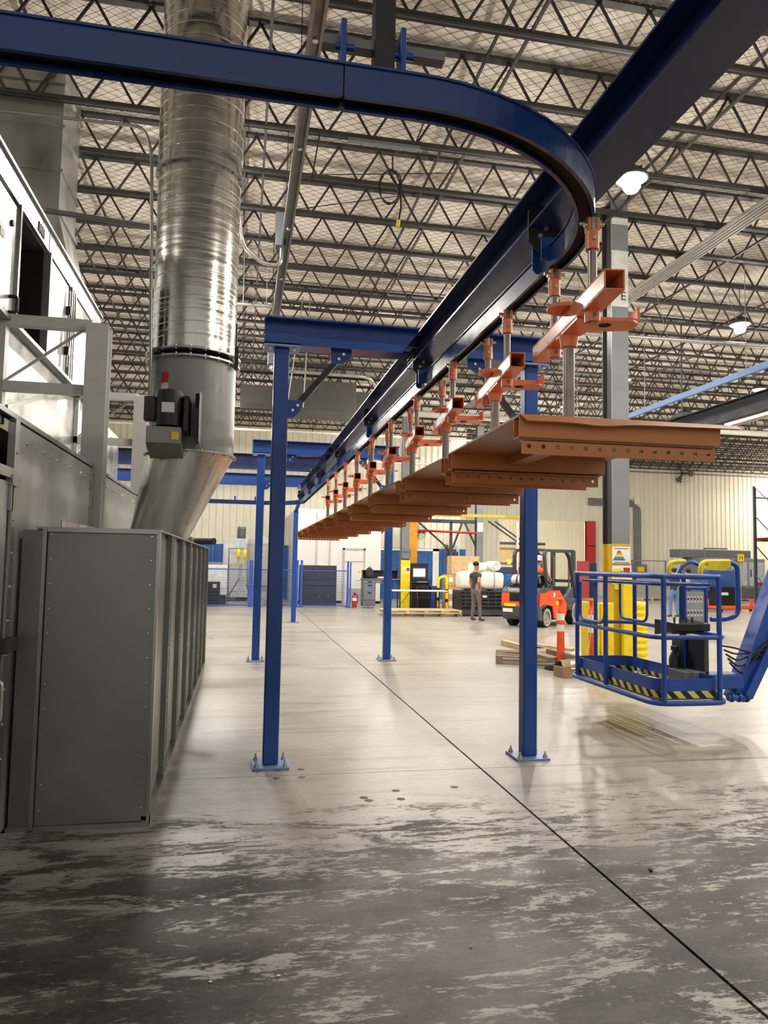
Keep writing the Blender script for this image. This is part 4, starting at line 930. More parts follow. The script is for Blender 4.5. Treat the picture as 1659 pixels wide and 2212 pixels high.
def figure(h=1.75, armL=None, armR=None, legL=None, legR=None, hips=.93, sh=.19, sit=False):
    """standing skeleton; x right, y forward. material: 0 skin 1 shirt 2 trousers 3 shoes 4 hair"""
    k = h / 1.75; P = lambda *q: tuple(c * k for c in q)
    J = {'pelvis': (P(0, 0, hips), (.13 * k, .105 * k), None, 2)}
    def add(n, p, r, par, m): J[n] = (P(*p), r * k if not isinstance(r, tuple) else tuple(c * k for c in r), par, m)
    z = hips
    add('waist', (0, .01, z + .15), (.125, .1), 'pelvis', 1); add('chest', (0, .0, z + .36), (.15, .115), 'waist', 1)
    add('neck0', (0, -.01, z + .53), (.07, .065), 'chest', 1); add('neck', (0, .0, z + .58), .052, 'neck0', 0)
    add('jaw', (0, .03, z + .645), (.06, .07), 'neck', 0); add('head', (0, .015, z + .73), (.075, .09), 'jaw', 0); add('crown', (0, .005, z + .8), (.055, .065), 'head', 4)
    add('nose', (0, .115, z + .68), .012, 'jaw', 0)
    for s, n in ((-1, 'L'), (1, 'R')):
        arm = (armL if s < 0 else armR) or [(s * .27, -.02, z + .2), (s * .28, .06, z - .03)]
        add('sh' + n, (s * sh, -.01, z + .46), .07, 'chest', 1)
        e, w_ = arm[0], arm[1]; up = tuple(a * .55 + b_ * .45 for a, b_ in zip((s * sh, -.01, z + .46), e))
        add('sl' + n, up, .055, 'sh' + n, 1); add('el' + n, e, .043, 'sl' + n, 0); add('wr' + n, w_, .03, 'el' + n, 0)
        dv = (V(w_) - V(e)).normalized(); pm = V(w_) + dv * .07; add('pa' + n, tuple(pm), .034, 'wr' + n, 0)
        sd = dv.cross(V((0, 1, 0))); sd = (sd if sd.length > .2 else dv.cross(V((1, 0, 0)))).normalized()
        for q, ln in zip((-1.5, -.5, .5, 1.5), (.06, .075, .07, .055)):
            f0 = pm + sd * q * .016 + dv * .03; add(f'f{q}{n}', tuple(f0), .009, 'pa' + n, 0); add(f'g{q}{n}', tuple(f0 + dv * ln * .6 + V((0, .01, -.01))), .008, f'f{q}{n}', 0)
        add('th' + n, tuple(pm + sd * .045 - dv * .02), .01, 'pa' + n, 0)
        leg = (legL if s < 0 else legR) or [(s * .1, .02, z * .52), (s * .11, -.02, .09)]
        add('hp' + n, (s * .09, 0, z - .06), .095, 'pelvis', 2); add('kn' + n, leg[0], .062, 'hp' + n, 2); add('cf' + n, tuple(a * .6 + b_ * .4 for a, b_ in zip(leg[0], leg[1])), .06, 'kn' + n, 2)
        add('an' + n, leg[1], .045, 'cf' + n, 2); x, y, zz = leg[1]
        add('he' + n, (x, y - .03, zz - .045), .043, 'an' + n, 3); add('to' + n, (x * 1.1, y + .16, zz - .052), .036, 'he' + n, 3)
    return J
hairm = mat('dark_hair', '#1d1916', .7); teed = mat('charcoal_tee', '#3a3a3c', .85, var=.08); pantg = mat('grey_trousers', '#6d6a66', .85, var=.1); bootm = mat('brown_boot', '#54443a', .7)
jean = mat('blue_jeans', '#5b78a8', .85, var=.1); navytop = mat('navy_top', '#2b3348', .85)
man = person('person', 'person in charcoal tee and grey trousers, hand on hip, beside the white bales', G(1027, 1341), -1.15,
    figure(1.76, armL=[(-.26, .02, 1.14), (-.25, .1, .9)], armR=[(.34, -.2, 1.16), (.17, .0, .99)], legL=[(-.12, .03, .5), (-.15, .0, .09)], legR=[(.12, .05, .5), (.14, .06, .09)]), [skin, teed, pantg, bootm, hairm])
MB().ball((0, .0, 1.715), .093, .105, .075).part('hair', hairm, man, world=False)
MB().lathe([(.098, 1.70), (.101, 1.73)], n=16).part('cap_band', hairm, man, world=False)
wom = person('person', 'person in navy top and blue jeans walking away behind the lift basket', G(1456, 1333), .15,
    figure(1.68, armL=[(-.27, .02, 1.16), (-.22, .16, 1.0)], armR=[(.27, .02, 1.16), (.22, .16, 1.0)], legL=[(-.11, .06, .5), (-.11, .04, .09)], legR=[(.11, .0, .5), (.11, -.06, .09)]), [skin, navytop, jean, bootm, hairm])
MB().ball((0, -.02, 1.63), .09, .1, .085).ball((0, -.1, 1.66), .045).part('hair', hairm, wom, world=False)
w2_ = person('person', 'person in pale shirt standing beyond the yellow basket guards', V((17.6, 26.5, 0)), .8, figure(1.66), [skin, mat('pale_shirt', '#d9c9d3', .85), dgrey, bootm, hairm])
MB().ball((0, -.02, 1.6), .095, .11, .1).part('hair', hairm, w2_, world=False)
# ================================================================== FORKLIFT (x forward, y left)
fk = thing('forklift', 'orange and grey forklift with rear gas bottle, seen from behind', 'forklift', (7.95, 19.42, 0), .705)
W = dict(world=False)
def wheel(x, y, r, wd, nm='wheel'):
    q = MB().lathe([(r * .55, -wd / 2), (r * .93, -wd / 2), (r, -wd * .32), (r, wd * .32), (r * .93, wd / 2), (r * .55, wd / 2)], c=(x, y, r), n=28, ax='y').part(nm, rubber, fk, **W)
    sgn = -1 if y < 0 else 1
    MB().lathe([(.001, sgn * wd * .3), (r * .3, sgn * wd * .32), (r * .33, sgn * wd * .2), (r * .52, sgn * wd * .22), (r * .57, sgn * wd * .48), (r * .6, sgn * wd * .5)], c=(x, y, r), n=24, ax='y').part('rim', mgrey if r > .3 else mat('tyre_pale', '#a8a49b', .7), q, **W)
    tb = MB()
    for k in range(18): a = k * PI / 9; tb.cbox((x + math.cos(a) * r, y, r + math.sin(a) * r), .02, wd * .8, .05, Matrix.Rotation(-a, 3, 'Y'))
    tb.part('tread_lugs', rubber, q, kind='stuff', **W)
    MB().lathe([(r * .62, sgn * (wd / 2 + .002)), (r * .9, sgn * (wd / 2 + .002))], c=(x, y, r), n=28, ax='y').part('sidewall', mat('tyre_pale', '#a8a49b', .7), q, **W)
for s in (-1, 1): wheel(0, s * .47, .27, .2); wheel(1.75, s * .52, .35, .26)
def fbox(nm, m, prof, y0_, y1_, bevel=.03, par=None): return MB().prism(prof, y0_, y1_).part(nm, m, par or fk, bevel=bevel, **W)
cw = fbox('counterweight', forkgrey, [(-.5, .3), (-.42, .2), (-.25, .18), (-.3, .5), (.1, .62), (.35, .62), (.35, 1.08), (-.38, 1.08), (-.5, 1.0), (-.55, .6)], -.56, .56, .05)
for s in (-1, 1):
    fbox('side_panel', flor, [(-.48, .55), (-.3, .62), (.0, .62), (.32, .56), (.42, .22), (1.1, .22), (1.2, .35), (1.25, .6), (.75, 1.0), (.1, 1.0), (-.1, .94), (-.46, .94)], s * .565 - .02, s * .565 + .02, .015)
fbox('rear_orange_band', flor, [(-.56, .56), (-.535, .92), (-.5, .92), (-.52, .56)], -.55, .55, .005)
fbox('rear_recess', blackslot, [(-.562, .7), (-.552, .92), (-.5, .92), (-.5, .7)], -.3, .3, .0)
fbox('frame', forkgrey, [(.2, .2), (1.55, .2), (1.6, .6), (1.2, .62), (.9, .95), (.2, .95)], -.42, .42, .03)
fbox('floor_step', forkgrey, [(1.0, .4), (1.45, .4), (1.45, .46), (1.0, .46)], -.55, .55, .01)
for s in (-1, 1):
    MB().lathe([(.37, -.16), (.4, -.16), (.4, .14), (.37, .14)], c=(1.75, s * .52, .37), n=14, ax='y', a0=-.1, a1=PI * .95, smooth=False).part('fender', forkgrey, fk, **W)
    fbox('side_cowl', forkgrey, [(1.25, .3), (1.5, .62), (1.9, .78), (2.05, 1.0), (1.8, 1.08), (1.35, .8), (1.1, .6)], s * .45 - .05, s * .45 + .05, .02)
# overhead guard
for s in (-1, 1):
    MB().pipe(rounded([(2.0, s * .5, .75), (1.62, s * .48, 1.95), (1.4, s * .46, 2.14), (.1, s * .46, 2.12), (.02, s * .46, 2.0), (.1, s * .5, 1.05)], .12), 0, prof=[(-.035, -.045), (.035, -.045), (.035, .045), (-.035, .045)], up=(0, 1, 0)).part('guard_post', dgrey, fk, **W)
for k in range(6): MB().bar((.1 + .25 * k, -.46, 2.14), (.1 + .25 * k, .46, 2.14), .05, .04).part('roof_bar', dgrey, fk, **W)
# mast
for s in (-1, 1):
    MB().box(2.16, 2.3, s * .33 - .05, s * .33 + .05, .05, 2.15).part('mast_rail', dgrey, fk, **W)
    MB().tube((2.12, s * .24, .3), (2.12, s * .24, 2.0), .03).part('lift_cylinder', rodst, fk, **W)
for z in (.4, 1.2, 2.1): MB().box(2.16, 2.28, -.36, .36, z, z + .09).part('mast_crossbar', dgrey, fk, **W)
MB().box(2.3, 2.36, -.5, .5, .2, .3).box(2.3, 2.36, -.5, .5, .55, .65).part('fork_carriage', dgrey, fk, **W)
for s in (-1, 1): MB().prism([(2.36, .05), (3.4, .05), (3.4, .075), (2.42, .11), (2.42, .7), (2.36, .7)], s * .3 - .06, s * .3 + .06).part('fork', dgrey, fk, **W)
# gas bottle, seat, controls
gb = MB().lathe([(.001, -.42), (.1, -.41), (.15, -.36), (.155, -.3), (.155, .3), (.15, .36), (.1, .41), (.001, .42)], c=(-.18, 0, 1.28), n=20, ax='y').part('gas_bottle', mat('bottle_white', '#d5d3cd', .4, .2), fk, **W)
MB().lathe([(.15, -.5), (.165, -.5), (.165, -.36), (.15, -.36)], c=(-.18, 0, 1.28), n=16, ax='y').part('bottle_collar', black, gb, **W)
for y in (-.2, .2): MB().lathe([(.157, y - .02), (.165, y - .02), (.165, y + .02), (.157, y + .02)], c=(-.18, 0, 1.28), n=20, ax='y').part('bottle_strap', dgrey, gb, **W)
MB().box(-.35, .0, -.4, .4, 1.08, 1.14).part('bottle_cradle', black, fk, **W)
MB().box(.35, .8, -.25, .25, .98, 1.12).part('seat', black, fk, bevel=.03, **W)
MB().box(.3, .42, -.25, .25, 1.1, 1.5).part('seat_back', black, fk, bevel=.04, **W)
MB().tube((1.5, 0, .8), (1.25, 0, 1.25), .03).lathe([(.15, 0), (.17, .01), (.15, .02)], c=(1.22, 0, 1.26), n=16).part('steering_wheel', black, fk, **W)
MB().box(1.55, 1.75, -.4, .4, .7, 1.1).part('dashboard', dgrey, fk, bevel=.02, **W)
MB().tube((.12, .5, 1.7), (.0, .62, 1.75), .012).part('beacon_arm', dgrey, fk, **W)
MB().tube((0, .62, 1.72), (0, .62, 1.84), .045).part('beacon', mat('amber', '#ff9a2a', .3, emit=2.5), fk, **W)
MB().box(.12, .18, .44, .54, 1.25, 1.55).part('tail_lamp', red, fk, **W)
text('maker_lettering', 'TOYOTA', .13, wmat(fk) @ face_to(V((-.535, .1, 1.0)), (-1, 0, .12)), white, fk)
for x, z, wd, hh_, mm in ((.55, .3, .3, .1, white), (.62, .44, .25, .07, white), (.5, .6, .25, .1, yellow), (.35, .82, .1, .12, white), (-.5, .45, .2, .08, white)):
    if x > 0: MB().box(x, x + wd, -.592, -.586, z, z + hh_).part('decal', mm, fk, **W)
MB().box(-.575, -.56, .1, .45, .56, .64).part('caution_strip', yellow, fk, **W)
MB().box(-.56, -.545, .2, .5, .4, .5).part('decal', white, fk, **W)
orv = mat('orange_vest', '#f26a25', .8)
dl = wmat(fk) @ V((.62, 0, .2))
dj = figure(1.72, armL=[(-.28, .12, 1.16), (-.2, .38, 1.12)], armR=[(.28, .12, 1.16), (.2, .38, 1.12)], legL=[(-.12, .42, .95), (-.13, .5, .55)], legR=[(.12, .42, .95), (.13, .5, .55)])
dr_ = person('person', 'person driving the forklift in orange vest and white hard hat', V((dl.x, dl.y, .2)), .705 - PI / 2, dj, [skin, orv, dgrey, bootm, hairm])
MB().lathe([(.17, 1.64), (.13, 1.65), (.125, 1.71), (.1, 1.77), (.001, 1.8)], c=(0, .01, -.0), n=20).part('hard_hat', white, dr_, world=False)
# ================================================================== BACK OF THE HALL
# --- mesh fence
FY = 27.3
def fence(xa, xb, lb, posts):
    t = thing('mesh_fence', lb, 'fence', ((xa + xb) / 2, FY, 0), group='blue mesh fence panels')
    for z in (1.36, .06): MB().box(xa, xb, FY - .02, FY + .02, z - .02, z + .02).part('rail', bluef, t)
    b = MB(); n = int((xb - xa) / .055)
    for k in range(1, n): b.box(xa + (xb - xa) * k / n - .003, xa + (xb - xa) * k / n + .003, FY - .003, FY + .003, .06, 1.36)
    for k in range(1, 13): b.box(xa, xb, FY - .006, FY, .06 + .1 * k - .003, .06 + .1 * k + .003)
    b.part('wire_mesh', bluew, t, kind='stuff')
    for x, wd, h_ in posts: MB().box(x - wd / 2, x + wd / 2, FY - wd / 2, FY + wd / 2, 0, h_).part('post', bluef, t); MB().box(x - .09, x + .09, FY - .09, FY + .09, 0, .015).part('foot', bluef, t)
bluef = mat('fence_blue', '#3553b8', .4); bluew = mat('fence_wire', '#3f4f88', .5)
fence(-3.2, .28, 'blue mesh fence panel left of the grey tank', [(-3.2, .08, 1.7)])
fence(.45, 2.04, 'blue mesh fence panel between the wide post and the door', [(.37, .14, 1.7), (2.07, .07, 1.74)])
fence(2.27, 3.92, 'blue mesh fence panel before the black cabinet', [(2.22, .08, 1.74), (3.96, .07, 1.72), (4.06, .05, 1.7)])
# --- tank, cabinets behind the fence
t = thing('pressure_tank', 'tall grey domed pressure tank behind the fence', 'tank', (.69, 28.8, 0))
MB().lathe([(.001, 2.66), (.15, 2.65), (.32, 2.58), (.43, 2.46), (.475, 2.3), (.475, .75), (.45, .6), (.36, .5), (.2, .45), (.001, .44)], c=(.69, 28.8, 0), n=32).part('shell', tank, t)
MB().lathe([(.4, .0), (.4, .62)], c=(.69, 28.8, 0), n=28).part('skirt', tank, t)
MB().lathe([(.476, 2.3), (.482, 2.32), (.476, 2.34)], c=(.69, 28.8, 0), n=32).part('weld_ring', tank, t)
MB().lathe([(.42, .68), (.49, .7), (.49, .76), (.42, .78)], c=(.69, 28.8, 0), n=32).part('support_ring', mgrey, t)
t = thing('control_cabinet', 'pale grey tall cabinet left of the tank with a motor on top', 'cabinet', (-.25, 31.2, 0))
MB().box(-.75, .3, 31, 31.6, .15, 2.6).part('body', mat('cabinet_pale', '#b9bcc0', .45), t, bevel=.02)
MB().box(-.7, -.1, 30.985, 31, .4, 2.5).part('door', mat('cabinet_pale2', '#c3c6ca', .45), t)
MB().box(-.2, .25, 31.1, 31.5, 0, .15).part('plinth', dgrey, t)
mo = MB().tube((-.02, 31.25, 2.62), (-.02, 31.25, 3.1), .17).part('motor', mgrey, t)
MB().box(-.2, .16, 31.05, 31.45, 2.6, 2.66).part('motor_foot', dgrey, mo)
for k in range(5): MB().lathe([(.17, 2.7 + .07 * k), (.185, 2.7 + .07 * k), (.185, 2.72 + .07 * k), (.17, 2.72 + .07 * k)], c=(-.02, 31.25, 0), n=16, smooth=False).part('cooling_fin', dgrey, mo)
t = thing('air_filter_set', 'two yellow air filter bowls on a pipe before the pale cabinet', 'filter', (-.05, 30.6, 1.6))
MB().tube((-.5, 30.6, 2.18), (.25, 30.6, 2.18), .03).part('manifold', rodst, t)
for x in (-.12, .14): MB().lathe([(.001, 1.75), (.05, 1.76), (.07, 1.85), (.075, 2.1), (.05, 2.14), (.03, 2.18)], c=(x, 30.6, 0), n=14).part('filter_bowl', yellow, t)
MB().tube((-.05, 30.6, 1.55), (0, 30.6, 1.75), .05).part('regulator', ylworn, t)
MB().tube((-.5, 30.6, 0), (-.5, 30.6, 2.2), .02).part('stand_pipe', rodst, t)
t = thing('wash_tub', 'white low machine with cluttered top behind the fence', 'machine', (-.85, 28.9, 0))
MB().box(-1.5, -.5, 28.6, 29.3, .35, 1.5).part('tub', mat('appliance_white', '#e3e4e6', .4), t, bevel=.03)
MB().box(-1.45, -.55, 28.7, 29.2, 0, .35).part('stand', dgrey, t)
MB().box(-1.35, -.7, 28.75, 29.1, 1.5, 1.6).part('tray', mgrey, t, bevel=.02)
MB().pipe([(-.45, 28.7, .3), (-.2, 28.7, .75), (-.05, 28.7, 1.0)], .03).part('drain_pipe', mgrey, t)
t = thing('black_crate', 'black plastic crate at the left end behind the fence', 'crate', (-1.15, 28.0, 0))
for k in range(6): MB().box(-1.55, -.75, 27.7, 27.72, .05 + .14 * k, .15 + .14 * k).part('slat', black, t)
MB().box(-1.55, -.75, 27.72, 28.3, 0, .88).part('body', dgrey, t); MB().box(-1.0, -.86, 27.69, 27.7, .66, .8).part('tag', mat('buff_tag', '#d8c79a', .7), t)
t = thing('black_cabinet', 'wide black cabinet standing behind the right fence panel', 'cabinet', (2.95, 28.6, 0))
MB().box(2.25, 3.66, 28.3, 28.9, .0, 1.55).part('body', mat('cabinet_black', '#2c2e33', .5), t, bevel=.01)
for z in (.02, .78, 1.38): MB().box(2.27, 3.64, 28.285, 28.3, z, z + (.72 if z < .7 else .14)).part('front_panel', mat('cabinet_black2', '#33353a', .5), t, bevel=.005)
for x in (2.98, 3.35): MB().tube((x, 28.27, .36), (x, 28.285, .36), .03).part('knob', mgrey, t)
e = thing('fire_extinguisher', 'red fire extinguisher on the floor beside the white door', 'extinguisher', (4.23, 27.3, 0))
MB().lathe([(.001, 0), (.085, 0), (.09, .03), (.09, .4), (.06, .47), (.03, .5), (.001, .5)], n=18).part('cylinder', red, e, world=False)
MB().lathe([(.0915, .25), (.0915, .36)], n=18).part('label_band', white, e, world=False)
MB().box(-.02, .02, -.08, .05, .5, .56).part('valve_handle', black, e, world=False); MB().pipe([(.03, 0, .52), (.12, 0, .45), (.11, 0, .15)], .014).part('hose', black, e, world=False)
# --- workbench area
t = thing('workbench', 'grey steel workbench with drawer pedestal and black shelf', 'workbench', (5.2, 27.4, 0))
MB().box(4.5, 6.0, 27.1, 27.75, 1.05, 1.09).part('worktop', mgrey, t, bevel=.005)
MB().box(4.53, 5.0, 27.14, 27.7, .05, 1.05).part('pedestal', mat('desk_grey', '#686d78', .45), t)
for z0, z1 in ((.3, .62), (.63, .9), (.91, 1.03)):
    dd = MB().box(4.55, 4.98, 27.115, 27.14, z0, z1).part('drawer', mat('desk_grey2', '#737884', .45), t, bevel=.005); MB().box(4.7, 4.84, 27.1, 27.115, z1 - .08, z1 - .04).part('handle', black, dd)
dd = MB().box(5.0, 5.5, 27.115, 27.6, .92, 1.04).part('drawer', mat('desk_grey2', '#737884', .45), t); MB().box(5.2, 5.34, 27.1, 27.115, .97, 1.01).part('handle', black, dd)
for x in (5.55, 5.95): MB().box(x - .02, x + .02, 27.6, 27.64, 0, 1.05).part('leg', mgrey, t)
sh = MB().box(4.55, 5.95, 27.45, 27.7, 1.38, 1.41).part('shelf', black, t); MB().box(4.55, 5.95, 27.68, 27.7, 1.09, 1.41).part('shelf_back', black, sh); MB().box(4.55, 4.57, 27.45, 27.7, 1.09, 1.4).part('shelf_side', black, sh)
t = thing('backpack', 'dark grey backpack standing on the workbench', 'backpack', (4.78, 27.3, 1.09))
MB().ball((0, 0, .21), .16, .11, .22, n=14).part('bag', mat('pack_grey', '#2f2d2c', .85), t, world=False); MB().ball((0, -.08, .13), .11, .06, .1).part('pocket', mat('pack_grey', '#2f2d2c', .85), t, world=False); MB().pipe(arc((0, 0, .42), .04, 0, PI, 8, 'y'), .008).part('grab_loop', black, t, world=False)
MB().ball((5.25, 27.25, 1.13), .18, .1, .04).top('white_cloth', refl, 'crumpled white cloth on the workbench', 'cloth')
# building column with yellow guard
t = thing('building_column', 'grey building column with bright yellow base beside the computer kiosk', 'column', (6.1, 27.15, 0))
MB().prism([(q[0] + 6.1, q[1] + 27.0) for q in isec(.3, .3, .025, .02)], 0, CH + .05, 'z').part('shaft', colgrey, t)
MB().box(5.92, 6.28, 26.93, 26.99, 0, 1.82).part('guard', yellow, t, bevel=.01)
MB().box(5.95, 6.28, 26.85, 26.99, 1.86, 2.25).part('switch_box', mgrey, t, bevel=.01)
for x in (6.02, 6.12, 6.22): MB().tube((x, 26.83, 2.12), (x, 26.85, 2.12), .025).part('switch', dgrey, t)
MB().box(5.98, 6.25, 26.915, 26.93, 1.3, 1.55).part('safety_notice', white, t); MB().box(6.13, 6.24, 26.91, 26.915, 1.4, 1.52).part('red_print', red, t); MB().box(6.0, 6.1, 26.91, 26.915, 1.32, 1.45).part('yellow_print', yellow, t)
t = thing('jib_crane', 'orange yellow jib crane post with long arm near the braced frame', 'crane', (6.65, 28.1, 0))
jy = mat('jib_yellow', '#eda21f', .45)
MB().box(6.5, 6.8, 28, 28.3, 0, 3.75).part('post', jy, t); MB().box(6.4, 11.4, 28.1, 28.3, 3.6, 3.72).part('arm', ylworn, t); MB().box(6.35, 6.95, 27.85, 28.45, 0, .03).part('base_plate', jy, t)
# computer kiosk
t = thing('computer_kiosk', 'black computer kiosk cabinet with lit screen', 'kiosk', (6.64, 26.9, 0))
MB().box(6.3, 6.98, 26.75, 27.2, 0, .98).part('base_cabinet', black, t, bevel=.01); MB().box(6.3, 6.98, 26.95, 27.2, .98, 1.7).part('upper_case', black, t, bevel=.01)
sc = MB().box(6.36, 6.92, 26.935, 26.95, 1.12, 1.56).part('screen_bezel', dgrey, t); MB().box(6.4, 6.86, 26.93, 26.935, 1.2, 1.5).part('screen', mat('screen_lit', '#e9eef2', .3, emit=.8), sc)
for k in range(3): MB().box(6.43, 6.6 + .06 * k, 26.927, 26.93, 1.24 + .07 * k, 1.25 + .07 * k).part('screen_text', mgrey, sc)
MB().box(6.32, 6.96, 26.6, 26.95, .98, 1.0).part('keyboard_shelf', dgrey, t); MB().box(6.5, 6.85, 26.62, 26.8, 1.0, 1.015).part('paper', refl, t)
# folding chair
t = thing('folding_chair', 'black folding chair before the computer kiosk', 'chair', (6.6, 26.1, 0))
for s in (-1, 1):
    MB().tube((6.6 + s * .23, 25.95, 0), (6.6 + s * .21, 26.3, .85), .013).part('front_frame', dgrey, t); MB().tube((6.6 + s * .23, 26.4, 0), (6.6 + s * .2, 26.05, .5), .013).part('rear_leg', dgrey, t)
MB().box(6.4, 6.8, 25.95, 26.35, .43, .46).part('seat', black, t, bevel=.01)
MB().pipe([(6.4, 26.27, .85), (6.46, 26.31, .9), (6.6, 26.33, .91), (6.74, 26.31, .9), (6.8, 26.27, .85)], 0, prof=[(-.008, -.2), (.008, -.2), (.008, 0), (-.008, 0)]).part('backrest', black, t)
MB().box(7.02, 7.36, 26.6, 26.95, 0, .86).top('blue_bin', mat('bin_blue', '#2e3f86', .5), 'dark blue bin right of the folding chair', 'bin', bevel=.02)
t = thing('folding_table', 'long white topped folding table with black legs', 'table', (6.2, 25.2, 0))
MB().box(5.2, 7.2, 24.95, 25.65, .71, .75).part('table_top', refl, t, bevel=.01)
for x in (5.5, 6.9):
    for y in (25.05, 25.55): MB().tube((x, y, 0), (x, y, .71), .014).part('leg', black, t)
    MB().tube((x, 25.05, .15), (x, 25.55, .15), .012).tube((x, 25.3, .15), (6.2 + (x - 6.2) * .4, 25.3, .71), .01).part('brace', black, t)
t = thing('bent_guard', 'yellow bent tube guard rail beside the stacked boxes', 'guard rail', (7.3, 26.0, 0))
MB().pipe(rounded([(7.1, 25.9, 0), (7.1, 25.9, 1.2), (7.42, 25.9, 1.25), (7.42, 25.9, 0)], .2), .05).part('hoop', yellow, t)
for z in (.35, .7): MB().lathe([(.052, z), (.052, z + .12)], c=(7.1, 25.9, 0), n=14).part('black_band', black, t)
for z in (.3, .65): MB().lathe([(.052, z), (.052, z + .12)], c=(7.42, 25.9, 0), n=14).part('black_band', black, t)
# boxes
bx = [(7.45, .0, 'bottom left'), (7.8, .0, 'bottom right'), (7.45, .44, 'middle left'), (7.8, .44, 'middle right'), (7.45, .88, 'top left'), (7.8, .88, 'top right')]
for x, z, q in bx:
    t = thing('carton', f'{q} brown carton of the shrink wrapped stack beside the yellow guard', 'box', (x + .17, 26.4, z), group='wrapped cartons')
    MB().box(x, x + .34, 26.15, 26.6, z + .002, z + .435).part('carton_body', card, t, bevel=.008); MB().box(x + .12, x + .28, 26.143, 26.15, z + .15, z + .32).part('paper_label', refl, t); MB().box(x + .15, x + .19, 26.146, 26.15, z, z + .43).part('tape', mat('tape', '#d8c09a', .35), t)
t = thing('carton', 'tall plain carton behind the bales supporting the big box', 'box', (8.45, 26.5, 0)); MB().box(8.16, 8.76, 26.2, 26.8, 0, 1.32).part('carton_body', card, t, bevel=.008); MB().box(8.4, 8.48, 26.195, 26.2, 0, 1.32).part('tape', mat('tape', '#d8c09a', .35), t)
t = thing('carton', 'large pale cardboard box on top of the stacked cartons', 'box', (8.2, 26.5, 1.325)); MB().box(7.68, 8.76, 26.2, 26.8, 1.325, 2.0).part('carton_body', mat('card_pale', '#d3b284', .8), t, bevel=.008); MB().box(8.35, 8.48, 26.195, 26.2, 1.5, 1.62).part('yellow_sticker', yellow, t); MB().box(7.68, 8.76, 26.49, 26.51, 2.0, 2.004).part('tape', mat('tape', '#d8c09a', .35), t)
# black bins with white bales
t = thing('bulk_bin', 'black plastic bulk bin on feet under the white bales', 'bin', (7.9, 23.5, 0))
MB().box(7.1, 8.66, 23.0, 24.1, .12, .83).part('bin_body', black, t, bevel=.02)
for k in range(4): MB().box(7.12, 8.64, 22.97, 23.0, .32 + .12 * k, .36 + .12 * k).part('rib', dgrey, t)
for k in range(6): MB().box(7.2 + .26 * k, 7.23 + .26 * k, 22.96, 23.0, .3, .8).part('upright_rib', dgrey, t)
for x in (7.2, 7.8, 8.4): MB().box(x, x + .22, 23.0, 24.1, 0, .12).part('skid', black, t)
MB().box(7.8, 7.95, 22.955, 22.97, .62, .68).part('label', refl, t); MB().box(7.1, 8.66, 22.98, 23.0, .05, .22).part('base_skirt', dgrey, t)
for i, (x, y, z, rx, ry, rz_, lb) in enumerate(((7.44, 23.5, .83, .33, .45, .33, 'left white wrapped bale on the black bin'), (8.22, 23.5, .83, .41, .48, .33, 'right white wrapped bale on the black bin'))):
    b = MB(); n, m = 20, 10
    for j in range(m + 1):
        for k in range(n):
            a = 2 * PI * k / n; c, s_ = math.cos(a), math.sin(a); kk = (abs(c) ** 4 + abs(s_) ** 4) ** -.25
            u = j / m; rr = (1 - abs(2 * u - 1) ** 4) ** .25 * (1 + .03 * math.sin(5 * a + 3 * u + i)); b.v.append(V((x + rx * c * kk * rr, y + ry * s_ * kk * rr, z + 2 * rz_ * u)))
    for j in range(m):
        for k in range(n): b.f.append([j * n + k, j * n + (k + 1) % n, (j + 1) * n + (k + 1) % n, (j + 1) * n + k]); b.sm.append(True); b.mi.append(0)
    tt = thing('white_bale', lb, 'bale', (x, y, z)); b.part('wrapped_bundle', wrap, tt)
    MB().box(x - .01, x + .01, y - ry * 1.03, y - ry * .98, z + .05, z + .6).part('strap', mgrey, tt)
for x0_, x1_, lb in ((7.5, 8.05, 'white rolled sheeting lying on the left bale'), (8.1, 8.5, 'end of a white sheeting roll lying on the right bale')):
    b = MB()
    if x0_ < 8: b.tube((x0_, 23.4, 1.6), (x1_, 23.5, 1.62), .15, n=18)
    else: b.tube((8.3, 23.05, 1.655), (8.3, 23.8, 1.655), .16, n=18); b.pipe(arc((8.3, 23.04, 1.655), .1, 0, 5.5, 14, 'y'), .012, n=6)
    b.top('sheeting_roll', wrap, lb, 'roll')
# long pallet
t = thing('long_pallet', 'long pale wooden pallet on the floor before the table', 'pallet', (5.95, 23.3, 0))
for k in range(6): MB().box(4.5, 7.05, 22.75 + .2 * k, 22.89 + .2 * k, .18, .2).part('deck_board', wood, t)
for x in (4.62, 5.25, 5.85, 6.4, 6.98): MB().box(x - .05, x + .05, 22.75, 23.9, .08, .18).part('stringer', wood, t); MB().box(x - .08, x + .08, 22.78, 22.9, 0, .08).part('foot_block', woodg, t)
MB().box(4.9, 6.9, 22.74, 22.76, .1, .14).part('edge_board', wood, t)
# braced frame and fans at the back
t = thing('braced_frame', 'dark steel braced frame carrying pipes in front of the blue wall', 'frame', (8.6, 30.2, 0))
for x in (10.05,): MB().prism([(q[0] + x, q[1] + 30.0) for q in isec(.3, .3, .02, .02)], 0, CH, 'z').part('column', colgrey, t)
MB().box(7.0, 10.0, 30.1, 30.2, 3.45, 3.6).part('top_beam', dgrey, t)
MB().box(8.75, 8.85, 30.1, 30.2, 0, 3.5).part('mid_post', dgrey, t)
for a, b_ in (((6.3, 3.5), (5.4, 2.6)), ((7.3, 3.5), (8.75, 2.3)), ((9.3, 3.5), (8.85, 2.3)), ((9.4, 3.5), (9.95, 2.4))): MB().bar((a[0], 30.15, a[1]), (b_[0], 30.15, b_[1]), .07).part('brace', dgrey, t)
MB().tube((7.0, 30.05, 3.1), (9.9, 30.05, 3.05), .05).part('red_pipe', red, t)
MB().box(9.93, 10.18, 29.985, 29.995, 3.1, 3.5).part('white_tag', white, t)
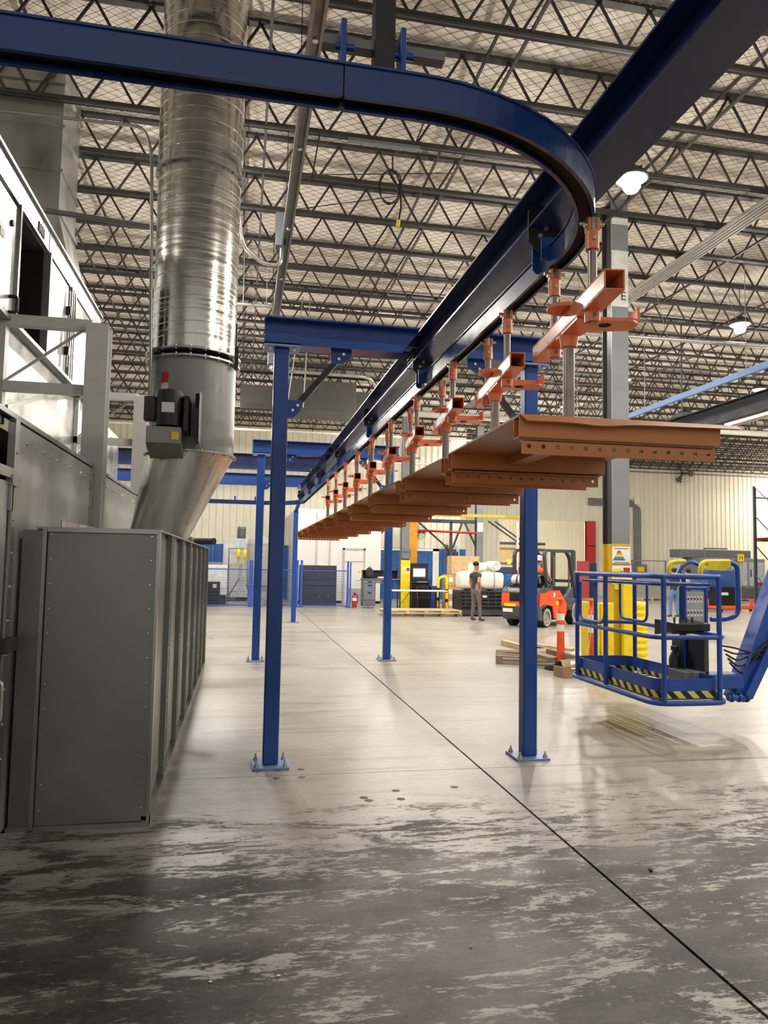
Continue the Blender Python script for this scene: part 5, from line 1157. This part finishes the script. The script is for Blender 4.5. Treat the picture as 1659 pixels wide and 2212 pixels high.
t = thing('braced_frame', 'dark lattice brace standing right of the bales by the opening', 'frame', (12.2, 30.5, 0))
for a, b_ in (((10.6, 3.6), (12.9, 2.1)), ((10.9, 3.6), (13.1, 2.15)), ((13.0, 2.05), (10.6, .0)), ((12.8, 2.0), (10.4, .0))): MB().bar((a[0], 30.5, a[1]), (b_[0], 30.5, b_[1]), .06).part('brace', dgrey, t)
MB().box(11.9, 11.98, 30.45, 30.55, 0, 3.6).part('white_post', whitep, t); MB().box(12.8, 13.2, 30.4, 30.6, 2.0, 2.12).part('gusset', refl, t)
def fan(c, r, lb, stand=False, d=(0, -1, 0), ry=0.0):
    t = thing('cage_fan', lb, 'fan', c, ry, group='round cage fans')
    b = MB()
    for rr in (r, r * .75, r * .5, r * .25): b.pipe(arc((0, -.08 if rr < r else -.02, 0), rr, 0, 2 * PI, 28, 'y')[:-1], .009 if rr < r else .005, n=6, closed=True)
    for k in range(24): a = k * PI / 12; b.tube((0, -.1, 0), (r * math.cos(a), -.02, r * math.sin(a)), .004, n=4, caps=False)
    b.part('cage', dgrey, t, world=False, kind='stuff')
    for k in range(3):
        a = k * 2 * PI / 3; MB().add([(0, 0, 0), (r * .85 * math.cos(a - .35), .05, r * .85 * math.sin(a - .35)), (r * .9 * math.cos(a), .0, r * .9 * math.sin(a)), (r * .85 * math.cos(a + .35), -.03, r * .85 * math.sin(a + .35))], [(0, 1, 2, 3)]).part('blade', mat('fan_blade', '#6b6458', .5), t, world=False)
    MB().tube((0, -.04, 0), (0, .2, 0), .09).part('motor', dgrey, t, world=False)
    if stand: MB().tube((0, .15, -c[2] + .03), (0, .15, 0), .03).lathe([(.001, 0), (.3, 0), (.3, .04), (.001, .04)], c=(0, .15, -c[2]), n=18, smooth=False).part('stand', dgrey, t, world=False)
    else: MB().bar((0, .15, 0), (0, .72, .1), .05).part('bracket', dgrey, t, world=False)
fan(tuple(PY(972, 1197, 30.5)), .5, 'pedestal fan standing before the blue wall', True, ry=.3)
fan(tuple(PY(905, 1148, 33.3)), .42, 'wall fan high on the cream wall behind the orange post', ry=.3)
fan(tuple(PY(1475, 1022, 39.9)), .72, 'big round fan high on the right cream wall', ry=-.25)
# pale window frame on the blue wall
for i, (xa, xb) in enumerate(((6.1, 9.3),)):
    wn = MB().box(xa, xb, WL - .08, WL - .02, .9, 2.35).top('window_1', mat('window_pane', '#2f5f9e', .3), kind='structure')
    for q in ((xa, xa + .07, .9, 2.4), (xb - .3, xb, 0, 2.4), (xa, xb, 2.3, 2.4)): MB().box(q[0], q[1], WL - .12, WL - .02, q[2], q[3]).part('window_frame', refl, wn)
# --- opening with red post, room beyond
t = thing('red_post', 'red steel post at the right jamb of the tall opening', 'post', (20.3, 40.3, 0))
MB().prism([(q[0] + 20.3, q[1] + 40.0) for q in isec(.55, .3, .03, .03)], 0, 4.4, 'z').part('shaft', red, t)
for z in (1.6, 2.9): MB().box(20.03, 20.57, 40.0, 40.3, z, z + .04).part('stiffener', red, t)
MB().tube((20.4, 39.95, 1.0), (20.4, 39.95, 1.5), .07).part('hung_extinguisher', mat('bright_red', '#d23a36', .4), t)
t = thing('building_column', 'dark column with pale top in the room beyond the opening', 'column', (18.6, 45, 0))
MB().prism([(q[0] + 18.8, q[1] + 45.0) for q in isec(.45, .4, .03, .03)], 0, 3.6, 'z').part('lower_shaft', dgrey, t); MB().prism([(q[0] + 18.8, q[1] + 45.0) for q in isec(.45, .4, .03, .03)], 3.6, CH, 'z').part('upper_shaft', whitep, t)
MB().box(13, 22.5, 51.6, 51.9, 1.9, 3.0).top('room_partition', mat('tan_wall', '#d9bd8c', .6), 'tan painted partition inside the room beyond the opening', 'partition')
MB().box(14, 22, 50.6, 50.8, 3.2, 3.4).top('room_beam', dgrey, 'dark horizontal beam inside the room beyond the opening', 'beam')
MB().box(18.2, 18.9, 37.5, 37.6, .0, 2.0).top('red_board', mat('faded_red', '#b9484a', .6), 'upright red board behind the forklift mast', 'board', bevel=.01)
MB().box(19.0, 19.7, 38.2, 38.6, .0, 1.9).top('blue_cabinet', mat('dark_blue_cab', '#2c3950', .5), 'dark blue cabinet left of the red post', 'cabinet', bevel=.02)
MB().box(13.2, 14.6, 36.2, 36.9, 0, 1.6).top('tool_chest', mat('chest_dark', '#3a4560', .5), 'dark tool chest behind the forklift roof', 'chest', bevel=.02)
MB().box(12.4, 13.0, 33, 33.6, 0, 1.25).top('blue_crate', mat('crate_blue', '#2f6fb8', .5), 'bright blue crate left of the forklift', 'crate', bevel=.02)
# --- right wall services
cx_ = PY(1372, 1100, 40.3)
for k in range(4): MB().pipe(rounded([(cx_.x - 3, 40.42, cx_.z + .55 - .12 * k), (cx_.x + .14 * k, 40.42, cx_.z + .55 - .12 * k), (cx_.x + .14 * k, 40.42, 1.5)], .35), .04).top('wall_conduit', mgrey, f"{['outermost left', 'second', 'third', 'rightmost'][k]} of four conduits bending down the right wall", 'conduit', 'bent conduits on the right wall')
MB().box(cx_.x - .1, cx_.x + .75, 40.25, 40.45, 1.0, 1.9).top('switch_cabinet', mgrey, 'grey switch cabinet with yellow notice on the right wall', 'switchgear', bevel=.02)
MB().box(cx_.x + .1, cx_.x + .55, 40.23, 40.25, 1.45, 1.75).top('yellow_notice', yellow, 'small yellow notice on the grey wall cabinet', 'sign')
q = PY(1378, 1082, 40.3); MB().box(q.x - .18, q.x + .2, 40.36, 40.42, q.z - .2, q.z + .18).top('white_sign', white, 'small white sign high beside the wall conduits', 'sign')
for i, (y_, lb) in enumerate(((1000, 'upper thin pipe running along the right wall'), (1018, 'lower thin pipe running along the right wall'))):
    a = PY(1360, y_, 40.3); MB().tube((a.x - 9, 40.3, a.z), (33.7, 40.3, a.z), .035).top('wall_pipe', mgrey, lb, 'pipe')
# --- machine tools at the right
t = thing('machine_tool', 'grey machine tool with clear doors near the right wall', 'machine', (26.5, 36, 0))
MB().box(24.4, 28.4, 35.6, 37.2, .1, 2.3).part('enclosure', steelg, t, bevel=.03); MB().box(23.6, 28.0, 36.2, 37.2, 2.3, 2.75).part('top_guard', mgrey, t, bevel=.03)
for x in (25.0, 26.3, 27.4): d_ = MB().box(x, x + .95, 35.56, 35.6, .8, 2.1).part('sliding_door', mat('door_pane', '#b9bec4', .25), t); MB().box(x + .05, x + .1, 35.52, 35.56, 1.3, 1.7).part('handle', dgrey, d_)
MB().box(24.5, 28.3, 35.4, 35.6, .1, .7).part('chip_tray', mat('tray_dark', '#5a5f63', .5), t); ys = PY(1600, 1205, 35.4); MB().box(ys.x - .2, ys.x + .2, 35.38, 35.4, ys.z - .2, ys.z + .2).part('yellow_sign', yellow, t); text('sign_letter', 'H', .34, face_to(V((ys.x, 35.375, ys.z)), (0, -1, 0)), black, t); MB().tube((ys.x, 35.42, 0), (ys.x, 35.42, ys.z), .03).part('sign_post', bright, t)
MB().tube((24.6, 35.5, 2.3), (24.6, 35.5, 2.8), .04).tube((24.6, 35.5, 2.8), (26, 35.5, 2.8), .04).part('hose_rail', mgrey, t)
t = thing('guard_screen', 'pale mesh guard screen left of the machine tool', 'screen', (21.8, 36.5, 0))
MB().box(20.9, 20.96, 36.5, 36.56, 0, 2.1).part('post', mgrey, t); MB().box(22.9, 22.96, 36.5, 36.56, 0, 2.1).part('post', mgrey, t); MB().box(20.9, 22.96, 36.5, 36.56, 2.05, 2.1).part('rail', mgrey, t); MB().box(20.96, 22.9, 36.52, 36.54, .2, 1.1).part('infill', tank, t)
t = thing('equipment_cart', 'blue hooded cart with black front box behind the basket arches', 'cart', (19.2, 27.9, 0))
a, b_ = PY(1527, 1232, 27.8), PY(1592, 1312, 27.8)
MB().prism([(a.x, .75), (b_.x, .75), (b_.x, a.z - .05), (b_.x - .3, a.z), (a.x + .1, a.z)], 27.8, 28.5).part('hood', mat('hood_blue', '#34558f', .5), t, bevel=.03); MB().box(a.x + .15, b_.x - .1, 27.4, 28.1, .1, .95).part('front_box', black, t, bevel=.02); MB().box(a.x + .35, a.x + .7, 27.385, 27.4, .6, .72).part('white_label', white, t)
MB().box(a.x + .1, b_.x, 27.5, 28.4, 0, .1).part('base', dgrey, t)
t = thing('low_cart', 'low orange frame cart on the floor behind the boom', 'cart', G(1590, 1322))
o_ = G(1590, 1322); MB().box(-1.1, 1.1, -.5, -.42, .14, .22).box(-1.1, 1.1, .42, .5, .14, .22).box(-1.1, -1.02, -.5, .5, .14, .22).box(1.02, 1.1, -.5, .5, .14, .22).part('frame', delor, t, world=False)
for x in (-1.0, 1.0):
    MB().box(x - .05, x + .05, .35, .45, .2, .5).part('stake', delor, t, world=False)
    for y in (-.45, .45): MB().lathe([(.03, -.03), (.07, -.03), (.07, .03), (.03, .03)], c=(x, y, .07), n=12, ax='y').part('caster', rubber, t, world=False)
t = thing('wood_pallet', 'yellowish wooden pallet on the far floor left of the walking person', 'pallet', G(1398, 1296))
for k in range(5): MB().box(-.6, .6, -.5 + .22 * k, -.36 + .22 * k, .1, .125).part('deck_board', wood, t, world=False)
for x in (-.55, 0, .55): MB().box(x - .05, x + .05, -.5, .52, 0, .1).part('stringer', wood, t, world=False)
t = thing('storage_rack', 'tall dark storage rack with orange beams at the right edge', 'rack', (20.2, 23.4, 0))
for x in (18.75, 22.4):
    for y in (22.9, 24.0): MB().box(x - .045, x + .045, y - .04, y + .04, 0, 4.8).part('upright', mat('rack_dark', '#343a4a', .5), t)
    for z in (.6, 1.7, 2.8, 3.9): MB().bar((x, 22.9, z), (x, 24.0, z + .9), .03).part('lacing', mat('rack_dark', '#343a4a', .5), t)
for z in (1.15, 2.8):
    for y in (22.9, 24.0): MB().box(18.8, 22.35, y - .025, y + .025, z - .06, z + .06).part('beam', mat('rack_orange', '#e2563a', .45), t)
    MB().box(18.8, 22.35, 22.93, 23.97, z + .06, z + .075).part('deck', mgrey, t)
MB().box(18.8, 22.35, 23.98, 24.02, 4.35, 4.4).part('tie', dgrey, t)
for k in range(3): MB().tube((19.1 + .5 * k, 23.0, 1.36), (19.1 + .5 * k, 23.8, 1.36), .13).top('brown_roll', brass, f"{['leftmost', 'middle', 'rightmost'][k]} brown roll on the lower rack shelf", 'roll', 'brown rolls on the rack')
MB().box(19.3, 20.0, 23.2, 23.8, 2.876, 3.15).top('rack_valve_box', mgrey, 'grey fitting box on the upper rack shelf', 'box', bevel=.03)
# ================================================================== OVERHEAD SERVICES
t = thing('busway', 'long steel busway track hanging lengthwise right of the round duct', 'busway', (.52, 9, 6.5))
for z_, w_ in ((6.5, .15),):
    MB().box(.45, .455, 4.5, 14.4, 6.48, 6.58).box(.585, .59, 4.5, 14.4, 6.48, 6.58).box(.45, .59, 4.5, 14.4, 6.575, 6.58).box(.45, .48, 4.5, 14.4, 6.475, 6.48).box(.56, .59, 4.5, 14.4, 6.475, 6.48).part('track', mat('track_grey', '#8b8a86', .4, .6), t)
for k, y in enumerate([q for q in JY if 4.4 < q < 14.4][::2]): MB().tube((.46, y, 6.58), (.46, y, CH - .004), .006, n=6).tube((.58, y, 6.58), (.58, y, CH - .004), .006, n=6).part('drop_rods', joistm, t)
for y in (6.4, 8.2, 10.3, 12.2): MB().tube((.52, y, 6.45), (.52, y, 6.48), .03, n=6).part('joint_bolt', bright, t)
jb = PY(606, 505, 11.0); t = thing('tap_box', 'grey tap off box under the busway with a conduit to the duct', 'box', jb)
MB().box(jb.x - .08, jb.x + .08, 10.9, 11.1, jb.z - .22, jb.z + .3).part('enclosure', mgrey, t, bevel=.01); MB().box(jb.x - .08, .5, 10.92, 11.08, jb.z + .3, 6.5).part('neck', mgrey, t)
MB().pipe(rounded([(jb.x + .02, 11.0, jb.z - .22), (jb.x + .02, 11.0, jb.z - .5), (jb.x - .25, 11, jb.z - .5), (jb.x - .55, 10.8, jb.z - .35), (-.2, 10.6, jb.z + .05)], .12), .03).part('flexible_conduit', bright, t)
# hose drop reel
hc = PY(845, 425, 10.6)
t = thing('hanging_cable', 'coiled black cable with yellow plug hanging from the joists', 'cable', PY(860, 490, 10.6))
pts = [PY(848, 338, 10.6), PY(848, 370, 10.6)]
for k in range(26): a = PI / 2 - k * .5; pts.append(PY(843 + (26 - k * .2) * math.cos(a), 402 - 36 * math.sin(a), 10.6) + V((0, .003 * k, 0)))
pts += [PY(866, 420, 10.68), PY(866, 450, 10.68), PY(861, 478, 10.68)]
MB().pipe(pts, .014, n=6).part('cable', black, t); MB().tube(PY(861, 476, 10.68), PY(859, 490, 10.68), .03).part('plug', ylworn, t)
MB().box(1.3, 2.35, JY[9] - .04, JY[9] + .04, CH - .05, CH).part('strut_channel', mgrey, t)
MB().tube(PY(848, 338, 10.6), (PY(848, 338, 10.6).x, JY[9] , CH - .02), .01).part('cable_tail', black, t)
# pipes crossing the hall
def xpipe(nm, lb, p, q, r, m=whitep, drops=5):
    t = thing(nm, lb, 'pipe', p)
    MB().tube(p, q, r, n=14).part('pipe', m, t)
    for k in range(drops):
        u = (k + .5) / drops; c = V(p) * (1 - u) + V(q) * u; yj_ = min(JY, key=lambda y: abs(y - c.y))
        MB().tube(c, (c.x, yj_, CH - .004), .006, n=6).part('drop_rod', mat('rod_pale', '#8f8b82', .5, .4), t)
xpipe('sprinkler_main', 'thick white sprinkler main crossing the hall at the back', (-6, 26.868, 7.4), (22, 26.868, 7.42), .12, drops=9)
xpipe('sprinkler_branch', 'thin pale pipe crossing below the thick white main', (-6, 29.292, 6.9), (9.7, 29.292, 6.92), .05, drops=8)
xpipe('sprinkler_branch', 'lower thin pale pipe crossing before the back wall', (-6, 30.504, 6.0), (9.8, 30.504, 6.0), .05, drops=6)
a, b_ = PY(1000, 702, 13.0), PY(1659, 745, 13.0)
xpipe('light_rail', 'bright steel tube crossing behind column E', a, b_ + V((2, 0, 0)), .04, bright, 5)
a, b_ = PY(500, 655, 14.0), PY(600, 662, 14.0)
xpipe('light_rail', 'short bright conduit between round duct and busway', a, b_, .03, bright, 2)
a, b_ = PY(585, 800, 13.2), PY(800, 815, 13.2)
t = thing('bent_conduit', 'bright bent conduit seen under the nearest gantry beam', 'conduit', a)
MB().pipe(rounded([a + V((0, 0, .1)), a, b_, b_ + V((.25, .4, -.2)), b_ + V((.1, 2.6, -.6))], .2), .028).part('tube', bright, t); MB().box(a.x - .06, a.x + .06, 13.1, 13.3, a.z + .1, a.z + .5).part('box', mgrey, t); MB().tube(a + V((0, 0, .5)), (a.x, 13.536, CH - .004), .008).part('drop_rod', joistm, t)
for i, (x, y_, lb) in enumerate(((640, 745, 'left slanted pale drop rod behind the nearest gantry'), (655, 745, 'right slanted pale drop rod behind the nearest gantry'))):
    MB().tube(PY(x + 15, 640, 16), PY(x - 20 * (1 - i), 880, 16), .012).top('drop_rod', mat('rod_pale', '#8f8b82', .5, .4), lb, 'rod')
t = thing('roof_air_handler', 'dull grey roof air handler with ducts above the far gantry', 'air handler', (2.6, 24.6, 6.3))
MB().box(1.2, 3.6, 23.8, 25.6, 6.7, 7.68).part('casing', mat('handler_grey', '#4a4742', .5, .3), t, bevel=.02); MB().box(-.2, 1.2, 24.2, 25.2, 6.9, 7.5).part('duct_arm', mat('handler_grey', '#4a4742', .5, .3), t); MB().box(3.6, 5.0, 24.3, 25.2, 6.9, 7.5).part('duct_arm', mat('handler_grey', '#4a4742', .5, .3), t)
MB().poly((1.2, 29, 5.75), (3.6, 29, 5.75), (3.3, 28.6, 6.1), (1.5, 28.6, 6.1)).box(1.2, 3.6, 28.98, 29.2, 5.7, 5.75).part('deflector', tank, t)
# bundle of conduits and crane runway at the right
t = thing('conduit_bundle', 'bundle of parallel grey conduits under the roof at right', 'conduit', (8.2, 13, 7.55))
for k in range(5): MB().tube((8.05 + .075 * k, 8.0, 7.6), (8.05 + .075 * k, 26.0, 7.6), .03).part('conduit', mat('bundle_grey', '#9a978f', .45, .3), t)
for y in JY[8:18:3]: MB().box(8.0, 8.4, y - .03, y + .03, 7.63, 7.696).part('strap', joistm, t)
t = thing('crane_runway', 'dark overhead crane runway beam far right', 'beam', (10.5, 20, 4.96))
MB().prism(isec(.2, .42, .02, .02, 4.96, 10.5), 8, 39).part('runway_beam', mat('runway_dark', '#26262b', .5), t)
for y in [q for q in JY if 8 < q < 39][::3]: MB().tube((10.5, y, 5.36), (10.5, y, CH - .004), .02).part('hanger', joistm, t); MB().cbox((10.5, y, 5.42), .26, .4, .1).part('clamp', black, t)
t = thing('conductor_bar', 'pale blue conductor bar running along beside the crane runway', 'bar', (9.5, 18, 5.45))
MB().box(9.46, 9.54, 8, 34, 5.44, 5.56).part('bar', mat('bar_blue', '#7b9cd6', .45), t)
for y in [q for q in JY if 8 < q < 34][::3]: MB().tube((9.5, y, 5.56), (9.5, y, CH - .004), .008, n=6).part('drop_rod', mat('rod_pale', '#8f8b82', .5, .4), t)
a0_w = PY(1575, 915, 20.8)
t = thing('warm_duct', 'long pale duct with perforated side at far right under the roof', 'duct', a0_w)
a, b_ = PY(1575, 915, 20.8), PY(1659, 890, 18.2)
MB().bar(a, a + (b_ - a) * 1.3, .3, .22).part('duct_run', mat('duct_pale', '#b7b2a4', .5), t)
MB().tube(a, (a.x, 20.808, CH - .004), .01).part('drop_rod', joistm, t)

# --- small debris on the near floor
q = G(1407, 1883); MB().ball(q + V((0, 0, .006)), .009, .008, .006, n=8, m=5).ball(q + V((-.006, .01, .008)), .005, .005, .007, n=8, m=5).top('black_lump', black, 'small black lump lying on the floor right of the floor joint', 'debris')
for (x, y, lb) in ((601, 2109, 'larger white chip on the dark near floor'), (454, 2122, 'smaller white chip on the dark near floor'), (1018, 2047, 'tan chip on the near floor left of the floor joint')):
    q = G(x, y); MB().ball(q + V((0, 0, .003)), .009, .006, .003, n=7, m=4).top('floor_chip', white if x < 700 else card, lb, 'debris')

# --- thin ties and perforated strut hangers among the joists
def ctie(a, b_, lb): MB().tube(a, b_, .008, n=6).top('tie_cable', joistm, lb, 'cable')
ctie(PY(640, 452, 12.2), PY(1110, 392, 12.9), 'thin tie cable with slack crossing behind the hanging cable coil')
ctie(PY(655, 378, 10.9), PY(985, 374, 10.9), 'faint wire stretched left of the hanging cable coil')
for x0_, y0_, x1_, y1_, Y, lb in ((690, 292, 672, 396, 9.9, 'dark perforated strut hanging left of the coil under the joists'), (925, 240, 897, 312, 9.9, 'dark perforated strut hanging right of the coil under the joists')):
    a, b_ = PY(x0_, y0_, Y), PY(x1_, y1_, Y); t = thing('strut_hanger', lb, 'hanger', b_)
    MB().bar(a, b_, .035, .02).part('strut', joistm, t)
    n = 12; hl = MB()
    for k in range(1, n): c = a + (b_ - a) * k / n; hl.cbox(c + V((0, -.011, 0)), .016, .002, .022)
    hl.part('slots', mat('slot_pale', '#b5aa98', .7), t, kind='stuff')
